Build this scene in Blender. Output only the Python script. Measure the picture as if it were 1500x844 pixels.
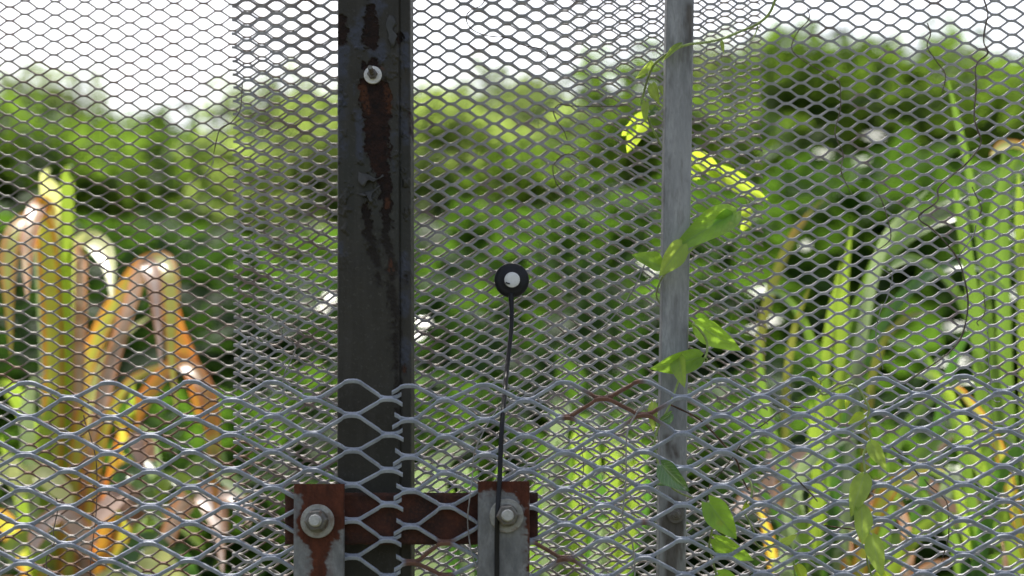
import bpy, math, random
import numpy as np
from mathutils import Vector, Matrix, Quaternion
R = math.radians
random.seed(7); rng = np.random.default_rng(7)
SC = bpy.context.scene; COL = SC.collection
for o in list(bpy.data.objects): bpy.data.objects.remove(o)

# ------------------------------------------------------------------ camera, sky, sun, exposure
CAM = Vector((0, 0, 1.5)); PITCH = R(5.0); F = 3000.0
cd = bpy.data.cameras.new('camera'); cam = bpy.data.objects.new('camera', cd); COL.objects.link(cam)
cam.location = CAM; cam.rotation_euler = (R(90) + PITCH, 0, 0)
cd.sensor_width = 36; cd.lens = 72; cd.clip_start = .02; cd.clip_end = 2000
cd.dof.use_dof = True; cd.dof.focus_distance = 1.545; cd.dof.aperture_fstop = 5.6
SC.camera = cam
SUN_EL, SUN_AZ = R(58), R(-14)               # behind the fence, a little to the left
sd = Vector((math.sin(SUN_AZ) * math.cos(SUN_EL), math.cos(SUN_AZ) * math.cos(SUN_EL), math.sin(SUN_EL)))
W = bpy.data.worlds.new('World'); SC.world = W; W.use_nodes = True
nt = W.node_tree; nt.nodes.clear()
sky = nt.nodes.new('ShaderNodeTexSky'); sky.sky_type = 'NISHITA'; sky.sun_disc = False
sky.sun_elevation = SUN_EL; sky.sun_rotation = SUN_AZ; sky.dust_density = 5.0; sky.air_density = .75; sky.ozone_density = 1.0
bg = nt.nodes.new('ShaderNodeBackground'); bg.inputs[1].default_value = .15
wo = nt.nodes.new('ShaderNodeOutputWorld')
hs = nt.nodes.new('ShaderNodeHueSaturation'); hs.inputs['Saturation'].default_value = .6   # thin white cloud over the blue
nt.links.new(sky.outputs[0], hs.inputs['Color']); nt.links.new(hs.outputs[0], bg.inputs[0]); nt.links.new(bg.outputs[0], wo.inputs[0])
ld = bpy.data.lights.new('sun', 'SUN'); ld.energy = 2.5; ld.angle = R(.5); ld.color = (1, .95, .87)
sun = bpy.data.objects.new('sun', ld); COL.objects.link(sun); sun.location = (0, 0, 8)
sun.rotation_euler = sd.to_track_quat('Z', 'Y').to_euler()
SC.view_settings.view_transform = 'Standard'; SC.view_settings.look = 'None'
SC.view_settings.exposure = 1.05; SC.view_settings.gamma = 1

# ------------------------------------------------------------------ helpers
CP, SP = math.cos(PITCH), math.sin(PITCH)
def P(px, py, Y):
    """the point of the vertical plane at distance Y that the photograph shows at pixel px, py (1500 x 844)"""
    u = (px - 750) / F; v = -(py - 422) / F
    dy = CP - v * SP; dz = SP + v * CP
    s = Y / dy
    return Vector((u * s, Y, CAM.z + dz * s))
def PN(px, py, Y):
    px = np.asarray(px, float); py = np.asarray(py, float)
    u = (px - 750) / F; v = -(py - 422) / F
    s = Y / (CP - v * SP)
    return np.stack([u * s, np.broadcast_to(Y, s.shape) * 1.0, CAM.z + (SP + v * CP) * s], -1)
MM = .001
def tag(o, label=None, cat=None, group=None, kind=None):
    if label: o['label'] = label
    if cat: o['category'] = cat
    if group: o['group'] = group
    if kind: o['kind'] = kind
    return o
def mesh(name, V, Fc, mat=None, parent=None, smooth=False, uv=None, attrs=None):
    me = bpy.data.meshes.new(name)
    me.from_pydata([tuple(v) for v in V], [], [tuple(f) for f in Fc])
    if mat: me.materials.append(mat)
    if smooth: me.polygons.foreach_set('use_smooth', [True] * len(me.polygons))
    if uv is not None:
        l = me.uv_layers.new(name='uv'); idx = np.empty(len(me.loops), int); me.loops.foreach_get('vertex_index', idx)
        l.data.foreach_set('uv', np.asarray(uv, np.float32)[idx].ravel())
    for k, a in (attrs or {}).items():
        at = me.attributes.new(k, 'FLOAT', 'POINT'); at.data.foreach_set('value', np.asarray(a, np.float32))
    me.update()
    return link(name, me, parent)
def link(name, me, parent=None):
    o = bpy.data.objects.new(name, me); COL.objects.link(o)
    if parent:
        o.parent = parent; o.matrix_parent_inverse = Matrix.Translation(-parent.location)
    return o
def empty(name, loc, label, cat, group=None):
    e = bpy.data.objects.new(name, None); COL.objects.link(e); e.location = loc; e.empty_display_size = .02
    return tag(e, label, cat, group)
def catmull(pts, n=6):
    p = [Vector(q) for q in pts]
    if len(p) < 3: return p
    out = []
    for i in range(len(p) - 1):
        a = p[max(i - 1, 0)]; b = p[i]; c = p[i + 1]; d = p[min(i + 2, len(p) - 1)]
        for k in range(n):
            t = k / n
            out.append(.5 * ((2 * b) + (c - a) * t + (2 * a - 5 * b + 4 * c - d) * t * t + (3 * b - a - 3 * c + d) * t ** 3))
    out.append(p[-1]); return out
def tube_geo(pts, rad, n=6, cap=True):
    V = []; Fc = []
    pts = [Vector(p) for p in pts]; N = len(pts)
    up = Vector((0.13, -1, .21)).normalized()
    for i, p in enumerate(pts):
        t = (pts[min(i + 1, N - 1)] - pts[max(i - 1, 0)]).normalized()
        x = t.cross(up); x = x.normalized() if x.length > 1e-5 else t.orthogonal().normalized()
        up2 = x.cross(t).normalized(); up = up2
        r = rad(i / (N - 1)) if callable(rad) else rad
        for k in range(n):
            a = 2 * math.pi * k / n
            V.append(p + x * (math.cos(a) * r) + up2 * (math.sin(a) * r))
    for i in range(N - 1):
        for k in range(n):
            Fc.append((i * n + k, i * n + (k + 1) % n, (i + 1) * n + (k + 1) % n, (i + 1) * n + k))
    if cap: Fc.append(tuple(range(n))[::-1]); Fc.append(tuple((N - 1) * n + k for k in range(n)))
    return V, Fc
def tube(name, pts, rad, mat, parent=None, n=6): return mesh(name, *tube_geo(pts, rad, n), mat, parent, True)
def lathe_geo(c, prof, n=28, axis=(0, -1, 0), jag=0):
    """prof: (radius, height towards the camera) pairs; first/last radius 0 closes it"""
    ax = Vector(axis).normalized(); x = ax.orthogonal().normalized(); y = ax.cross(x)
    V = []; Fc = []
    for r, h in prof:
        for k in range(n):
            a = 2 * math.pi * k / n
            V.append(Vector(c) + ax * h + (x * math.cos(a) + y * math.sin(a)) * r)
    for i in range(len(prof) - 1):
        for k in range(n):
            Fc.append((i * n + k, i * n + (k + 1) % n, (i + 1) * n + (k + 1) % n, (i + 1) * n + k))
    Fc.append(tuple(range(n))[::-1]); Fc.append(tuple((len(prof) - 1) * n + k for k in range(n)))
    return V, Fc
# value noise for worn-paint masks
_tab = rng.random((256, 256))
def vnoise(x, y):
    xi = np.floor(x).astype(int); yi = np.floor(y).astype(int); fx = x - xi; fy = y - yi
    fx = fx * fx * (3 - 2 * fx); fy = fy * fy * (3 - 2 * fy)
    g = lambda a, b: _tab[a % 256, b % 256]
    return (g(xi, yi) * (1 - fx) + g(xi + 1, yi) * fx) * (1 - fy) + (g(xi, yi + 1) * (1 - fx) + g(xi + 1, yi + 1) * fx) * fy
def fbm(x, y, o=4):
    s = 0; a = .5
    for k in range(o): s = s + a * vnoise(x * 2 ** k + 17 * k, y * 2 ** k + 5 * k); a *= .5
    return s / (1 - .5 ** o)
def caps(X, Y, lst):
    """signed distance (positive inside) to tapered strokes (x0,y0,r0,x1,y1,r1)"""
    m = np.full(X.shape, -1e9)
    for x0, y0, r0, x1, y1, r1 in lst:
        dx, dy = x1 - x0, y1 - y0; L = dx * dx + dy * dy + 1e-9
        t = np.clip(((X - x0) * dx + (Y - y0) * dy) / L, 0, 1)
        m = np.maximum(m, r0 + (r1 - r0) * t - np.hypot(X - x0 - dx * t, Y - y0 - dy * t))
    return m
def sstep(v, a, b): t = np.clip((v - a) / (b - a), 0, 1); return t * t * (3 - 2 * t)

# ------------------------------------------------------------------ materials
def newmat(name):
    m = bpy.data.materials.new(name); m.use_nodes = True; t = m.node_tree; t.nodes.clear()
    out = t.nodes.new('ShaderNodeOutputMaterial'); b = t.nodes.new('ShaderNodeBsdfPrincipled'); t.links.new(b.outputs[0], out.inputs[0])
    return m, t, b, out
def N(t, k, **kw):
    n = t.nodes.new(k)
    for a, v in kw.items():
        if a.startswith('i_'): n.inputs[int(a[2:])].default_value = v
        else: setattr(n, a, v)
    return n
def noise(t, scale, detail=4, rough=.55, vec=None):
    n = N(t, 'ShaderNodeTexNoise'); n.inputs['Scale'].default_value = scale; n.inputs['Detail'].default_value = detail; n.inputs['Roughness'].default_value = rough
    if vec is not None: t.links.new(vec, n.inputs['Vector'])
    return n.outputs['Fac']
def mixc(t, fac, a, b):
    n = N(t, 'ShaderNodeMix', data_type='RGBA')
    for s, v in ((0, fac), (6, a), (7, b)):
        if hasattr(v, 'is_linked') or isinstance(v, bpy.types.NodeSocket): t.links.new(v, n.inputs[s])
        else: n.inputs[s].default_value = v if s == 0 else (*v, 1)[:4]
    return n.outputs[2]
def ramp(t, src, a, b, lo=0., hi=1.):
    n = N(t, 'ShaderNodeMapRange'); t.links.new(src, n.inputs[0])
    n.inputs[1].default_value = a; n.inputs[2].default_value = b; n.inputs[3].default_value = lo; n.inputs[4].default_value = hi
    return n.outputs[0]
def mul(t, a, b, op='MULTIPLY'):
    n = N(t, 'ShaderNodeMath', operation=op)
    for i, v in ((0, a), (1, b)):
        if isinstance(v, bpy.types.NodeSocket): t.links.new(v, n.inputs[i])
        else: n.inputs[i].default_value = v
    return n.outputs[0]
def attr(t, name): return N(t, 'ShaderNodeAttribute', attribute_name=name).outputs['Fac']
def bump(t, b, src, strength=.3, dist=.001):
    n = N(t, 'ShaderNodeBump'); n.inputs['Strength'].default_value = strength; n.inputs['Distance'].default_value = dist
    t.links.new(src, n.inputs['Height']); t.links.new(n.outputs[0], b.inputs['Normal'])
def opos(t): return N(t, 'ShaderNodeTexCoord').outputs['Object']

def galv(name, col, dark, rough=.45, metal=.35, rust=None, rust_amt=0.0, rust_attr=False, streak=0, spec=.35):
    m, t, b, out = newmat(name); v = opos(t); b.inputs['Specular IOR Level'].default_value = spec
    if streak:
        mp = N(t, 'ShaderNodeMapping'); mp.inputs['Scale'].default_value = (1, 1, streak); t.links.new(v, mp.inputs[0]); v = mp.outputs[0]
    f = ramp(t, noise(t, 140, 5, .6, v), .35, .65)
    c = mixc(t, f, col, dark)
    f2 = ramp(t, noise(t, 650, 3, .6, v), .45, .7)
    c = mixc(t, mul(t, f2, .55), c, tuple(x * .55 for x in col))
    c = mixc(t, mul(t, ramp(t, noise(t, 35, 3, .5, v), .52, .68), .35), c, tuple(min(1, x * 1.3) for x in col))
    if rust:
        if rust_amt:
            k = mul(t, ramp(t, noise(t, 14 if not rust_amt else 170, 5, .65, v), .50, .66), rust_amt)
            c = mixc(t, k, c, rust)
        if rust_attr:
            k = attr(t, 'rust')
            rc = mixc(t, ramp(t, noise(t, 260, 4, .6, v), .3, .7), tuple(x * .45 for x in rust), rust)
            c = mixc(t, k, c, rc)
            t.links.new(mul(t, k, -metal, 'MULTIPLY_ADD') if False else ramp(t, k, 0, 1, metal, 0), b.inputs['Metallic'])
            t.links.new(ramp(t, k, 0, 1, rough, .85), b.inputs['Roughness'])
    if not rust_attr: b.inputs['Metallic'].default_value = metal; b.inputs['Roughness'].default_value = rough
    t.links.new(c, b.inputs['Base Color'])
    bump(t, b, noise(t, 700, 4, .6, v), .25, .0006)
    return m
M = {}
M['coarse'] = galv('galvanised_coarse', (.35, .385, .45), (.235, .26, .315), .58, .1, (.20, .085, .045), 0, True)
M['front_fine'] = galv('galvanised_fine', (.43, .425, .445), (.31, .31, .325), .64, .05, (.22, .12, .08), 0, True)
M['rear_fine'] = galv('weathered_fine', (.29, .272, .25), (.20, .187, .172), .68, .0, (.20, .095, .05), 0, True)
M['galv_post'] = galv('galvanised_post', (.36, .365, .37), (.19, .195, .20), .6, .15, (.10, .08, .065), 0, True, .22)
M['clamp'] = galv('galvanised_clamp', (.25, .255, .26), (.13, .135, .14), .55, .2, (.11, .030, .014), 0, True, .5)
M['washer'] = galv('washer_zinc', (.42, .42, .395), (.26, .255, .235), .5, .3, (.13, .06, .03), .55)
M['nut'] = galv('nut_zinc', (.24, .23, .205), (.11, .105, .095), .4, .5, (.10, .05, .03), .7)
M['bright'] = galv('bright_zinc', (.78, .77, .75), (.60, .60, .58), .4, .15)
M['dull_bolt'] = galv('dull_bolt', (.22, .205, .19), (.13, .12, .11), .55, .4)
M['tip'] = galv('bolt_tip', (.54, .54, .52), (.40, .40, .38), .45, .4)

m, t, b, out = newmat('rusty_steel'); v = opos(t)
c = mixc(t, ramp(t, noise(t, 60, 6, .65, v), .35, .65), (.020, .010, .008), (.075, .022, .012))
c = mixc(t, mul(t, ramp(t, noise(t, 420, 4, .6, v), .5, .75), .6), c, (.12, .042, .02))
t.links.new(c, b.inputs['Base Color']); b.inputs['Roughness'].default_value = .9
bump(t, b, noise(t, 500, 5, .65, v), .6, .0012); M['rust'] = m

m, t, b, out = newmat('dark_peeling_paint'); v = opos(t)
c = mixc(t, ramp(t, noise(t, 25, 4, .55, v), .35, .65), (.026, .0235, .0175), (.037, .034, .0255))
c = mixc(t, mul(t, ramp(t, noise(t, 9, 3, .5, v), .45, .65), .5), c, (.028, .032, .027))
mp = N(t, 'ShaderNodeMapping'); mp.inputs['Scale'].default_value = (1, 1, .08); t.links.new(v, mp.inputs[0])
c = mixc(t, mul(t, ramp(t, noise(t, 130, 4, .6, mp.outputs[0]), .48, .72), .55), c, (.052, .048, .040))
c = mixc(t, mul(t, ramp(t, noise(t, 420, 3, .6, v), .58, .70), .5), c, (.07, .066, .058))
c = mixc(t, attr(t, 'blue'), c, (.045, .050, .068))
rc = mixc(t, ramp(t, noise(t, 160, 5, .65, v), .35, .65), (.009, .006, .006), (.032, .014, .010))
rc = mixc(t, attr(t, 'low'), rc, (.011, .0085, .0075))
c = mixc(t, attr(t, 'rust'), c, rc)
c = mixc(t, attr(t, 'orange'), c, (.075, .030, .016))
t.links.new(c, b.inputs['Base Color']); t.links.new(ramp(t, attr(t, 'rust'), 0, 1, .5, .9), b.inputs['Roughness']); b.inputs['Specular IOR Level'].default_value = .3
bump(t, b, noise(t, 170, 6, .6, v), .35, .0014); M['post_paint'] = m

def plain(name, col, rough=.5, metal=0, var=.25, scale=80, spec=.5):
    m, t, b, out = newmat(name); v = opos(t)
    c = mixc(t, ramp(t, noise(t, scale, 4, .6, v), .35, .65), tuple(x * (1 - var) for x in col), tuple(min(1, x * (1 + var)) for x in col))
    t.links.new(c, b.inputs['Base Color']); b.inputs['Roughness'].default_value = rough; b.inputs['Metallic'].default_value = metal
    b.inputs['Specular IOR Level'].default_value = spec
    bump(t, b, noise(t, scale * 6, 3, .6, v), .2, .0005)
    return m
M['rubber'] = plain('black_rubber', (.010, .0105, .014), .5, 0, .4, 120, .35)
M['cable'] = plain('black_cable', (.008, .008, .010), .4, 0, .25, 80, .3)
M['white_cap'] = plain('white_plastic', (.80, .81, .81), .55, 0, .06, 300)
M['dead_stem'] = plain('dead_stem', (.11, .085, .065), .8, 0, .4, 200)
M['grey_stem'] = plain('grey_stem', (.27, .26, .25), .7, 0, .35, 200)
M['brown_stem'] = plain('brown_stem', (.095, .05, .028), .8, 0, .4, 200)
M['bark'] = plain('bark', (.085, .065, .05), .9, 0, .5, 12)

def leafmat(name, col, trans, rough=.35, tfac=.45, spots=None, vein=None, var=.3, scale=9, spec=.5, edge=None, ribs=0):
    m, t, b, out = newmat(name)
    info = N(t, 'ShaderNodeObjectInfo'); v = opos(t)
    f = ramp(t, noise(t, scale, 4, .6, v), .3, .7)
    c = mixc(t, f, tuple(x * (1 - var) for x in col), tuple(min(1, x * (1 + var)) for x in col))
    tc = mixc(t, f, tuple(x * (1 - var) for x in trans), tuple(min(1, x * (1 + var * .6)) for x in trans))
    if ribs or edge:
        uv = N(t, 'ShaderNodeUVMap'); mp = N(t, 'ShaderNodeMapping'); mp.inputs['Scale'].default_value = (1.6, 9, 1); t.links.new(uv.outputs[0], mp.inputs[0])
        ad = N(t, 'ShaderNodeVectorMath', operation='ADD'); cb = N(t, 'ShaderNodeCombineXYZ'); t.links.new(mul(t, info.outputs['Random'], 40.0), cb.inputs[0])
        t.links.new(mp.outputs[0], ad.inputs[0]); t.links.new(cb.outputs[0], ad.inputs[1])
        rb = ramp(t, noise(t, 1.0, 4, .6, ad.outputs[0]), .35, .65)
        c = mixc(t, mul(t, rb, ribs), c, tuple(x * .55 for x in col)); tc = mixc(t, mul(t, rb, ribs), tc, tuple(x * .5 for x in trans))
        if edge:
            sp = N(t, 'ShaderNodeSeparateXYZ'); t.links.new(uv.outputs[0], sp.inputs[0])
            ek = ramp(t, mul(t, mul(t, sp.outputs[1], 0, 'ABSOLUTE'), mul(t, mul(t, rb, .5, 'SUBTRACT'), .5), 'ADD'), .45, .8)
            c = mixc(t, ek, c, edge); tc = mixc(t, ek, tc, tuple(min(1, x * 1.5) for x in edge))
    if spots:
        s = ramp(t, noise(t, scale * 1.3, 3, .5, v), .60, .66)
        c = mixc(t, mul(t, s, .8), c, spots); tc = mixc(t, mul(t, s, .8), tc, spots)
    if vein:
        uv = N(t, 'ShaderNodeUVMap'); sep = N(t, 'ShaderNodeSeparateXYZ'); t.links.new(uv.outputs[0], sep.inputs[0])
        av = mul(t, sep.outputs[1], 0, 'ABSOLUTE')
        mid = ramp(t, av, .03, .09, 1, 0)
        ph = mul(t, mul(t, sep.outputs[0], 9.0), mul(t, av, -2.6), 'ADD')
        fr = mul(t, ph, 1.0, 'FRACT'); sv = ramp(t, mul(t, mul(t, fr, .5, 'SUBTRACT'), 0, 'ABSOLUTE'), .05, .13, 1, 0)
        k = mul(t, mid, mul(t, sv, .45), 'MAXIMUM')
        c = mixc(t, mul(t, k, .8), c, vein); tc = mixc(t, mul(t, k, .5), tc, vein)
        bump(t, b, k, .5, .0006)
    t.links.new(c, b.inputs['Base Color']); b.inputs['Roughness'].default_value = rough; b.inputs['Specular IOR Level'].default_value = spec
    tr = N(t, 'ShaderNodeBsdfTranslucent'); t.links.new(tc, tr.inputs[0])
    mx = N(t, 'ShaderNodeMixShader', i_0=tfac); t.links.new(b.outputs[0], mx.inputs[1]); t.links.new(tr.outputs[0], mx.inputs[2]); t.links.new(mx.outputs[0], out.inputs[0])
    return m
M['vine_leaf'] = leafmat('vine_leaf', (.17, .34, .05), (.44, .74, .06), .3, .55, (.36, .50, .06), (.22, .38, .10), .25, 55)
M['vine_pale'] = leafmat('vine_leaf_pale', (.22, .34, .07), (.52, .70, .10), .32, .55, None, (.30, .42, .14), .25, 55)
M['vine_gloss'] = leafmat('vine_leaf_gloss', (.10, .20, .06), (.14, .30, .04), .18, .3, (.55, .58, .45), (.3, .4, .2), .25, 70, 1.0)  # near-white spots paint the highlights into the leaf colour
M['vine_lime'] = leafmat('vine_leaf_lime', (.32, .46, .03), (.55, .72, .05), .4, .6, None, (.55, .68, .15), .12, 55)
M['vine_stem'] = plain('vine_stem', (.26, .34, .10), .5, 0, .3, 150)
M['strap_green'] = leafmat('strap_green', (.13, .22, .04), (.24, .42, .05), .3, .46, None, None, .35, 6, .5, None, .5)
M['strap_deep'] = leafmat('strap_deep', (.05, .12, .04), (.10, .24, .03), .3, .45, None, None, .35, 6)
M['strap_yellow'] = leafmat('strap_yellow', (.46, .48, .10), (.72, .72, .09), .28, .5, (.55, .36, .06), None, .25, 7, .6, (.52, .22, .035), .3)
M['strap_lime'] = leafmat('strap_lime', (.22, .34, .05), (.40, .58, .06), .3, .48, None, None, .3, 6, .5, None, .5)
M['strap_olive'] = leafmat('strap_olive', (.16, .165, .045), (.22, .24, .04), .35, .45, (.30, .18, .05), None, .35, 9)
M['strap_orange'] = leafmat('strap_orange', (.46, .22, .04), (.74, .38, .05), .3, .52, (.44, .40, .07), None, .35, 9, .5, (.48, .15, .03), .5)
M['strap_brown'] = leafmat('strap_brown', (.34, .14, .09), (.48, .19, .10), .4, .4, None, None, .4, 8)
M['strap_lemon'] = leafmat('strap_lemon', (.60, .66, .27), (.82, .86, .30), .28, .5, None, None, .18, 7, .7, None, .28)
M['strap_pink'] = leafmat('strap_pink', (.52, .40, .35), (.55, .38, .29), .38, .38, (.34, .18, .10), None, .3, 12, .5, (.42, .20, .10), .55)
M['strap_grey'] = leafmat('strap_grey', (.33, .40, .24), (.32, .44, .18), .35, .4, None, None, .25, 8)
M['dry'] = leafmat('dry_leaf', (.38, .25, .19), (.36, .20, .12), .6, .35, (.22, .09, .05), None, .4, 10)
M['tree_leaf'] = leafmat('tree_leaf', (.052, .10, .02), (.17, .29, .03), .6, .5, None, None, .5, 1.6, .1)
M['tree_leaf_light'] = leafmat('tree_leaf_light', (.16, .22, .06), (.42, .56, .12), .6, .52, None, None, .4, 1.6, .1)
M['wood'] = leafmat('wood_leaf', (.15, .20, .075), (.30, .40, .10), .65, .45, None, None, .4, .5, .08)  # leaf colour paled to stand in for distance haze
M['shrub_leaf'] = leafmat('shrub_leaf', (.042, .09, .018), (.11, .23, .02), .6, .45, None, None, .5, 2.5, .08)
M['shrub_dark'] = leafmat('shrub_dark', (.024, .05, .014), (.05, .115, .014), .6, .35, None, None, .5, 2.5, .08)

m, t, b, out = newmat('ground_soil'); v = opos(t)
c = mixc(t, ramp(t, noise(t, .6, 5, .6, v), .4, .6), (.07, .085, .03), (.11, .08, .05))
c = mixc(t, ramp(t, noise(t, 14, 5, .7, v), .4, .7), c, (.05, .07, .02))
t.links.new(c, b.inputs['Base Color']); b.inputs['Roughness'].default_value = .95; bump(t, b, noise(t, 20, 5, .7, v), .6, .03); M['ground'] = m

# ------------------------------------------------------------------ setting: ground and the wooded rise
n = 60; gx = np.linspace(-400, 400, n); gy = np.linspace(-200, 600, n)
V = [(x, y, 0.0) for y in gy for x in gx]
Fc = [(j * n + i, j * n + i + 1, (j + 1) * n + i + 1, (j + 1) * n + i) for j in range(n - 1) for i in range(n - 1)]
tag(mesh('ground', V, Fc, M['ground']), kind='structure')

# ------------------------------------------------------------------ expanded metal
def lat(p, i, j):
    w = 1 + p[6] * i + p[7] * j
    X = (p[0] + p[2] * i + p[4] * j) / w; Y = (p[1] + p[3] * i + p[5] * j) / w
    f = 1 + p[8] * (X * X + Y * Y)
    return X * f + 750, Y * f + 422
FIT_A = [-7.21495463e+02, -1.88987751e+02, 2.10364167e+01, -3.18575045e-02, 3.78434381e-02, 9.73199659e+00, -1.68473620e-04, -4.43331259e-04, 4.33546097e-08]
FIT_B = [-1.29508752e+02, -1.69614711e+02, 2.12061634e+01, -3.82760073e-01, 1.78624357e-01, 9.86789549e+00, -1.40768353e-04, -4.13408488e-04, 3.90095264e-08]
FIT_L = [-2.34223263e+02, 1.86825402e+02, 5.70912335e+01, 2.88781308e-01, 1.23301246e-01, 2.53101310e+01, 2.46565977e-04, -3.25448070e-04, 5.30763113e-08]
FIT_R = [1.84629279e+01, 1.64491880e+02, 5.73250300e+01, -1.02092572e+00, 3.41762211e-01, 2.57758684e+01, 5.71114204e-05, 3.12197528e-04, 3.18001761e-08]
def expanded(name, fit, Y, i0, i1, s0, s1, w, th, tilt, mat, jit=.25, shift=None, rustf=None, warp=None, flat=.24, round_n=2, stub=None, skip=None):
    """slit-and-stretched sheet: every strand zigzags between the bonds above and below it; at a bond the two strands lie edge to edge
    along the tilted plate. i0, i1 (may be fractional) are where the sheet was cut, s0..s1 the strands."""
    a = R(tilt); d = np.array([0, math.sin(a), math.cos(a)]); nn = np.array([0, -math.cos(a), math.sin(a)])
    Vs = []; Fs = []; rust = []; base = 0
    jr = {}
    def node(i, j):
        if (i, j) not in jr: jr[(i, j)] = rng.normal(0, jit, 2)
        x, y = lat(fit, i, j); q = jr[(i, j)]
        if shift: sx, sy = shift(i, j); x += sx; y += sy
        return np.array([x + q[0], y + q[1]])
    for s in range(s0, s1):
        path = []                                           # (px, py, offset along d in strand widths)
        I0 = math.floor(i0) - 1; I1 = math.ceil(i1) + 1
        for i in range(I0, I1):
            peak = (i - s) % 2 == 0
            j = s if peak else s + 1
            A0 = node(i, j)
            nxt = node(i + 1, s + 1 if peak else s); o = -.5 if peak else .5
            D = nxt - A0; hx = D[0]
            # flat bond, then a rounded corner, then the straight leg
            e = flat
            for u, vv in ((0, 0), (e * .55, .015), (e, .09), (e * 1.45, .235), (1 - e * 1.45 + .05, .765 + .03), (1 - e * .95, .925), (1 - e * .5, .985)):
                path.append((i + u, A0[0] + hx * u, A0[1] + D[1] * vv, o * (1 - 2 * min(1, max(0, vv)))))
        lo, hi = i0, i1
        if stub: lo, hi = stub(s, lo, hi)
        P2 = []
        for k in range(len(path) - 1):
            p, q = path[k], path[k + 1]
            if q[0] <= lo or p[0] >= hi: continue
            if p[0] < lo: f = (lo - p[0]) / (q[0] - p[0]); p = tuple(p[m] + (q[m] - p[m]) * f for m in range(4))
            if not P2: P2.append(p)
            if q[0] > hi: f = (hi - p[0]) / (q[0] - p[0]); q = tuple(p[m] + (q[m] - p[m]) * f for m in range(4))
            P2.append(q)
        if len(P2) < 2: continue
        arr = np.array(P2)
        px, py = arr[:, 1], arr[:, 2]
        if warp: dx, dy = warp(px, py); px = px + dx; py = py + dy
        c = PN(px, py, Y) + arr[:, 3:4] * w * d
        m = len(P2)
        # chamfered rectangular section
        sec = [(-.5, -.34), (-.5, .34), (-.36, .5), (.36, .5), (.5, .34), (.5, -.34), (.36, -.5), (-.36, -.5)] if round_n == 8 else [(-.5, -.5), (-.5, .5), (.5, .5), (.5, -.5)]
        ns = len(sec)
        ring = np.stack([c + d * (u * w) + nn * (vv * th) for u, vv in sec], 1).reshape(-1, 3)
        Vs.append(ring)
        rv = rustf(px, py) if rustf else np.zeros(m)
        rust.append(np.repeat(rv, ns))
        for k in range(m - 1):
            b0 = base + k * ns
            for q in range(ns):
                Fs.append((b0 + q, b0 + ns + q, b0 + ns + (q + 1) % ns, b0 + (q + 1) % ns))
        Fs.append(tuple(base + q for q in range(ns))); Fs.append(tuple(base + (m - 1) * ns + q for q in range(ns))[::-1])
        base += m * ns
    o = mesh(name, np.concatenate(Vs), Fs, mat, None, False, None, {'rust': np.concatenate(rust)})
    return o

def rust_A(x, y):
    f = fbm(x / 60 + 3, y / 60 + 9)
    low = sstep(y, 420, 800) * (1 - sstep(x, 260, 440)) * .95 + .16 * (1 - sstep(x, 330, 520))
    streak = np.maximum(0, 1 - np.abs(x - 232 + (y - 400) * .12) / 26) * sstep(y, -60, 120) * .55
    return np.clip(sstep(f, .42, .62) * (low + streak + .10) * 1.6, 0, .85)
def rust_B(x, y):
    f = fbm(x / 45 + 30, y / 45 + 9)
    return np.clip(sstep(f, .66, .74) * .5 + sstep(x, 660, 600) * .25 * sstep(f, .45, .6), 0, .7)
def rust_C(x, y):
    m = caps(x, y, [(832, 606, 8, 885, 582, 13), (885, 582, 13, 950, 607, 11), (885, 582, 10, 935, 562, 6), (925, 615, 6, 960, 605, 9), (600, 825, 8, 655, 795, 7), (600, 828, 6, 660, 852, 10),
                    (505, 787, 5, 522, 788, 6), (790, 800, 8, 840, 825, 8), (945, 768, 3, 945, 764, 4)])
    f = fbm(x / 9 + 5, y / 9)
    return np.clip(sstep(m + (f - .5) * 12, -6, 3), 0, 1) * .92
def shL(i, j): return ((-3.2, 1.2) if i == 1 else (3.0, -1.2) if i == 0 else (1.2 * math.sin(i * 2.3), .5 * math.sin(j + i)))
def shR(i, j): return ((3.7, 1.) if i == -3 else (-3.8, -1.8) if i == -2 else (1.0 * math.sin(i * 1.7 + 1), .6 * math.sin(j * 1.3 + i)))

YC, YB, YA = 1.500, 1.605, 1.665
eA = expanded('mesh_sheet', FIT_A, YA, -8, 51.45, -37, 74, 1.75 * MM, 1.6 * MM, 75, M['rear_fine'], .34, None, rust_A, lambda x, y: ((fbm(x / 130, y / 130 + 5) - .5) * 3, (fbm(x / 110 + 9, y / 120) - .5) * 3))
tag(eA, 'thin weathered diamond mesh sheet with brownish strands, rearmost of the metal sheets', 'metal mesh')
eB = expanded('mesh_sheet', FIT_B, YB, -13.02, 56, -38, 76, 1.8 * MM, 2.1 * MM, 82, M['front_fine'], .34, None, rust_B, lambda x, y: ((fbm(x / 120 + 3, y / 130) - .5) * 3, (fbm(x / 110, y / 120 + 4) - .5) * 3))
tag(eB, 'fine grey diamond mesh sheet right behind both upright posts', 'metal mesh')
def stubL(s, lo, hi): return (lo, 1.36 if (1 - s) % 2 == 0 else 1.33)
def stubR(s, lo, hi): return ((-3.42 if (-3 - s) % 2 == 0 else -3.36), hi)
eL = expanded('mesh_sheet', FIT_L, YC, -14, 1.35, -2, 12, 2.8 * MM, 2.95 * MM, 71, M['coarse'], .9, shL, rust_C, None, .22, 8, stubL)
tag(eL, 'coarse galvanised diamond mesh ending in cut strands over the dark post', 'metal mesh', 'coarse mesh sheets along the bottom')
eR = expanded('mesh_sheet', FIT_R, YC, -3.4, 18, -1, 12, 2.8 * MM, 2.95 * MM, 71, M['coarse'], .9, shR, rust_C, None, .22, 8, stubR)
tag(eR, 'coarse galvanised diamond mesh with a rusty patch, crossing the pale post and leafy vines', 'metal mesh', 'coarse mesh sheets along the bottom')

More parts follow.
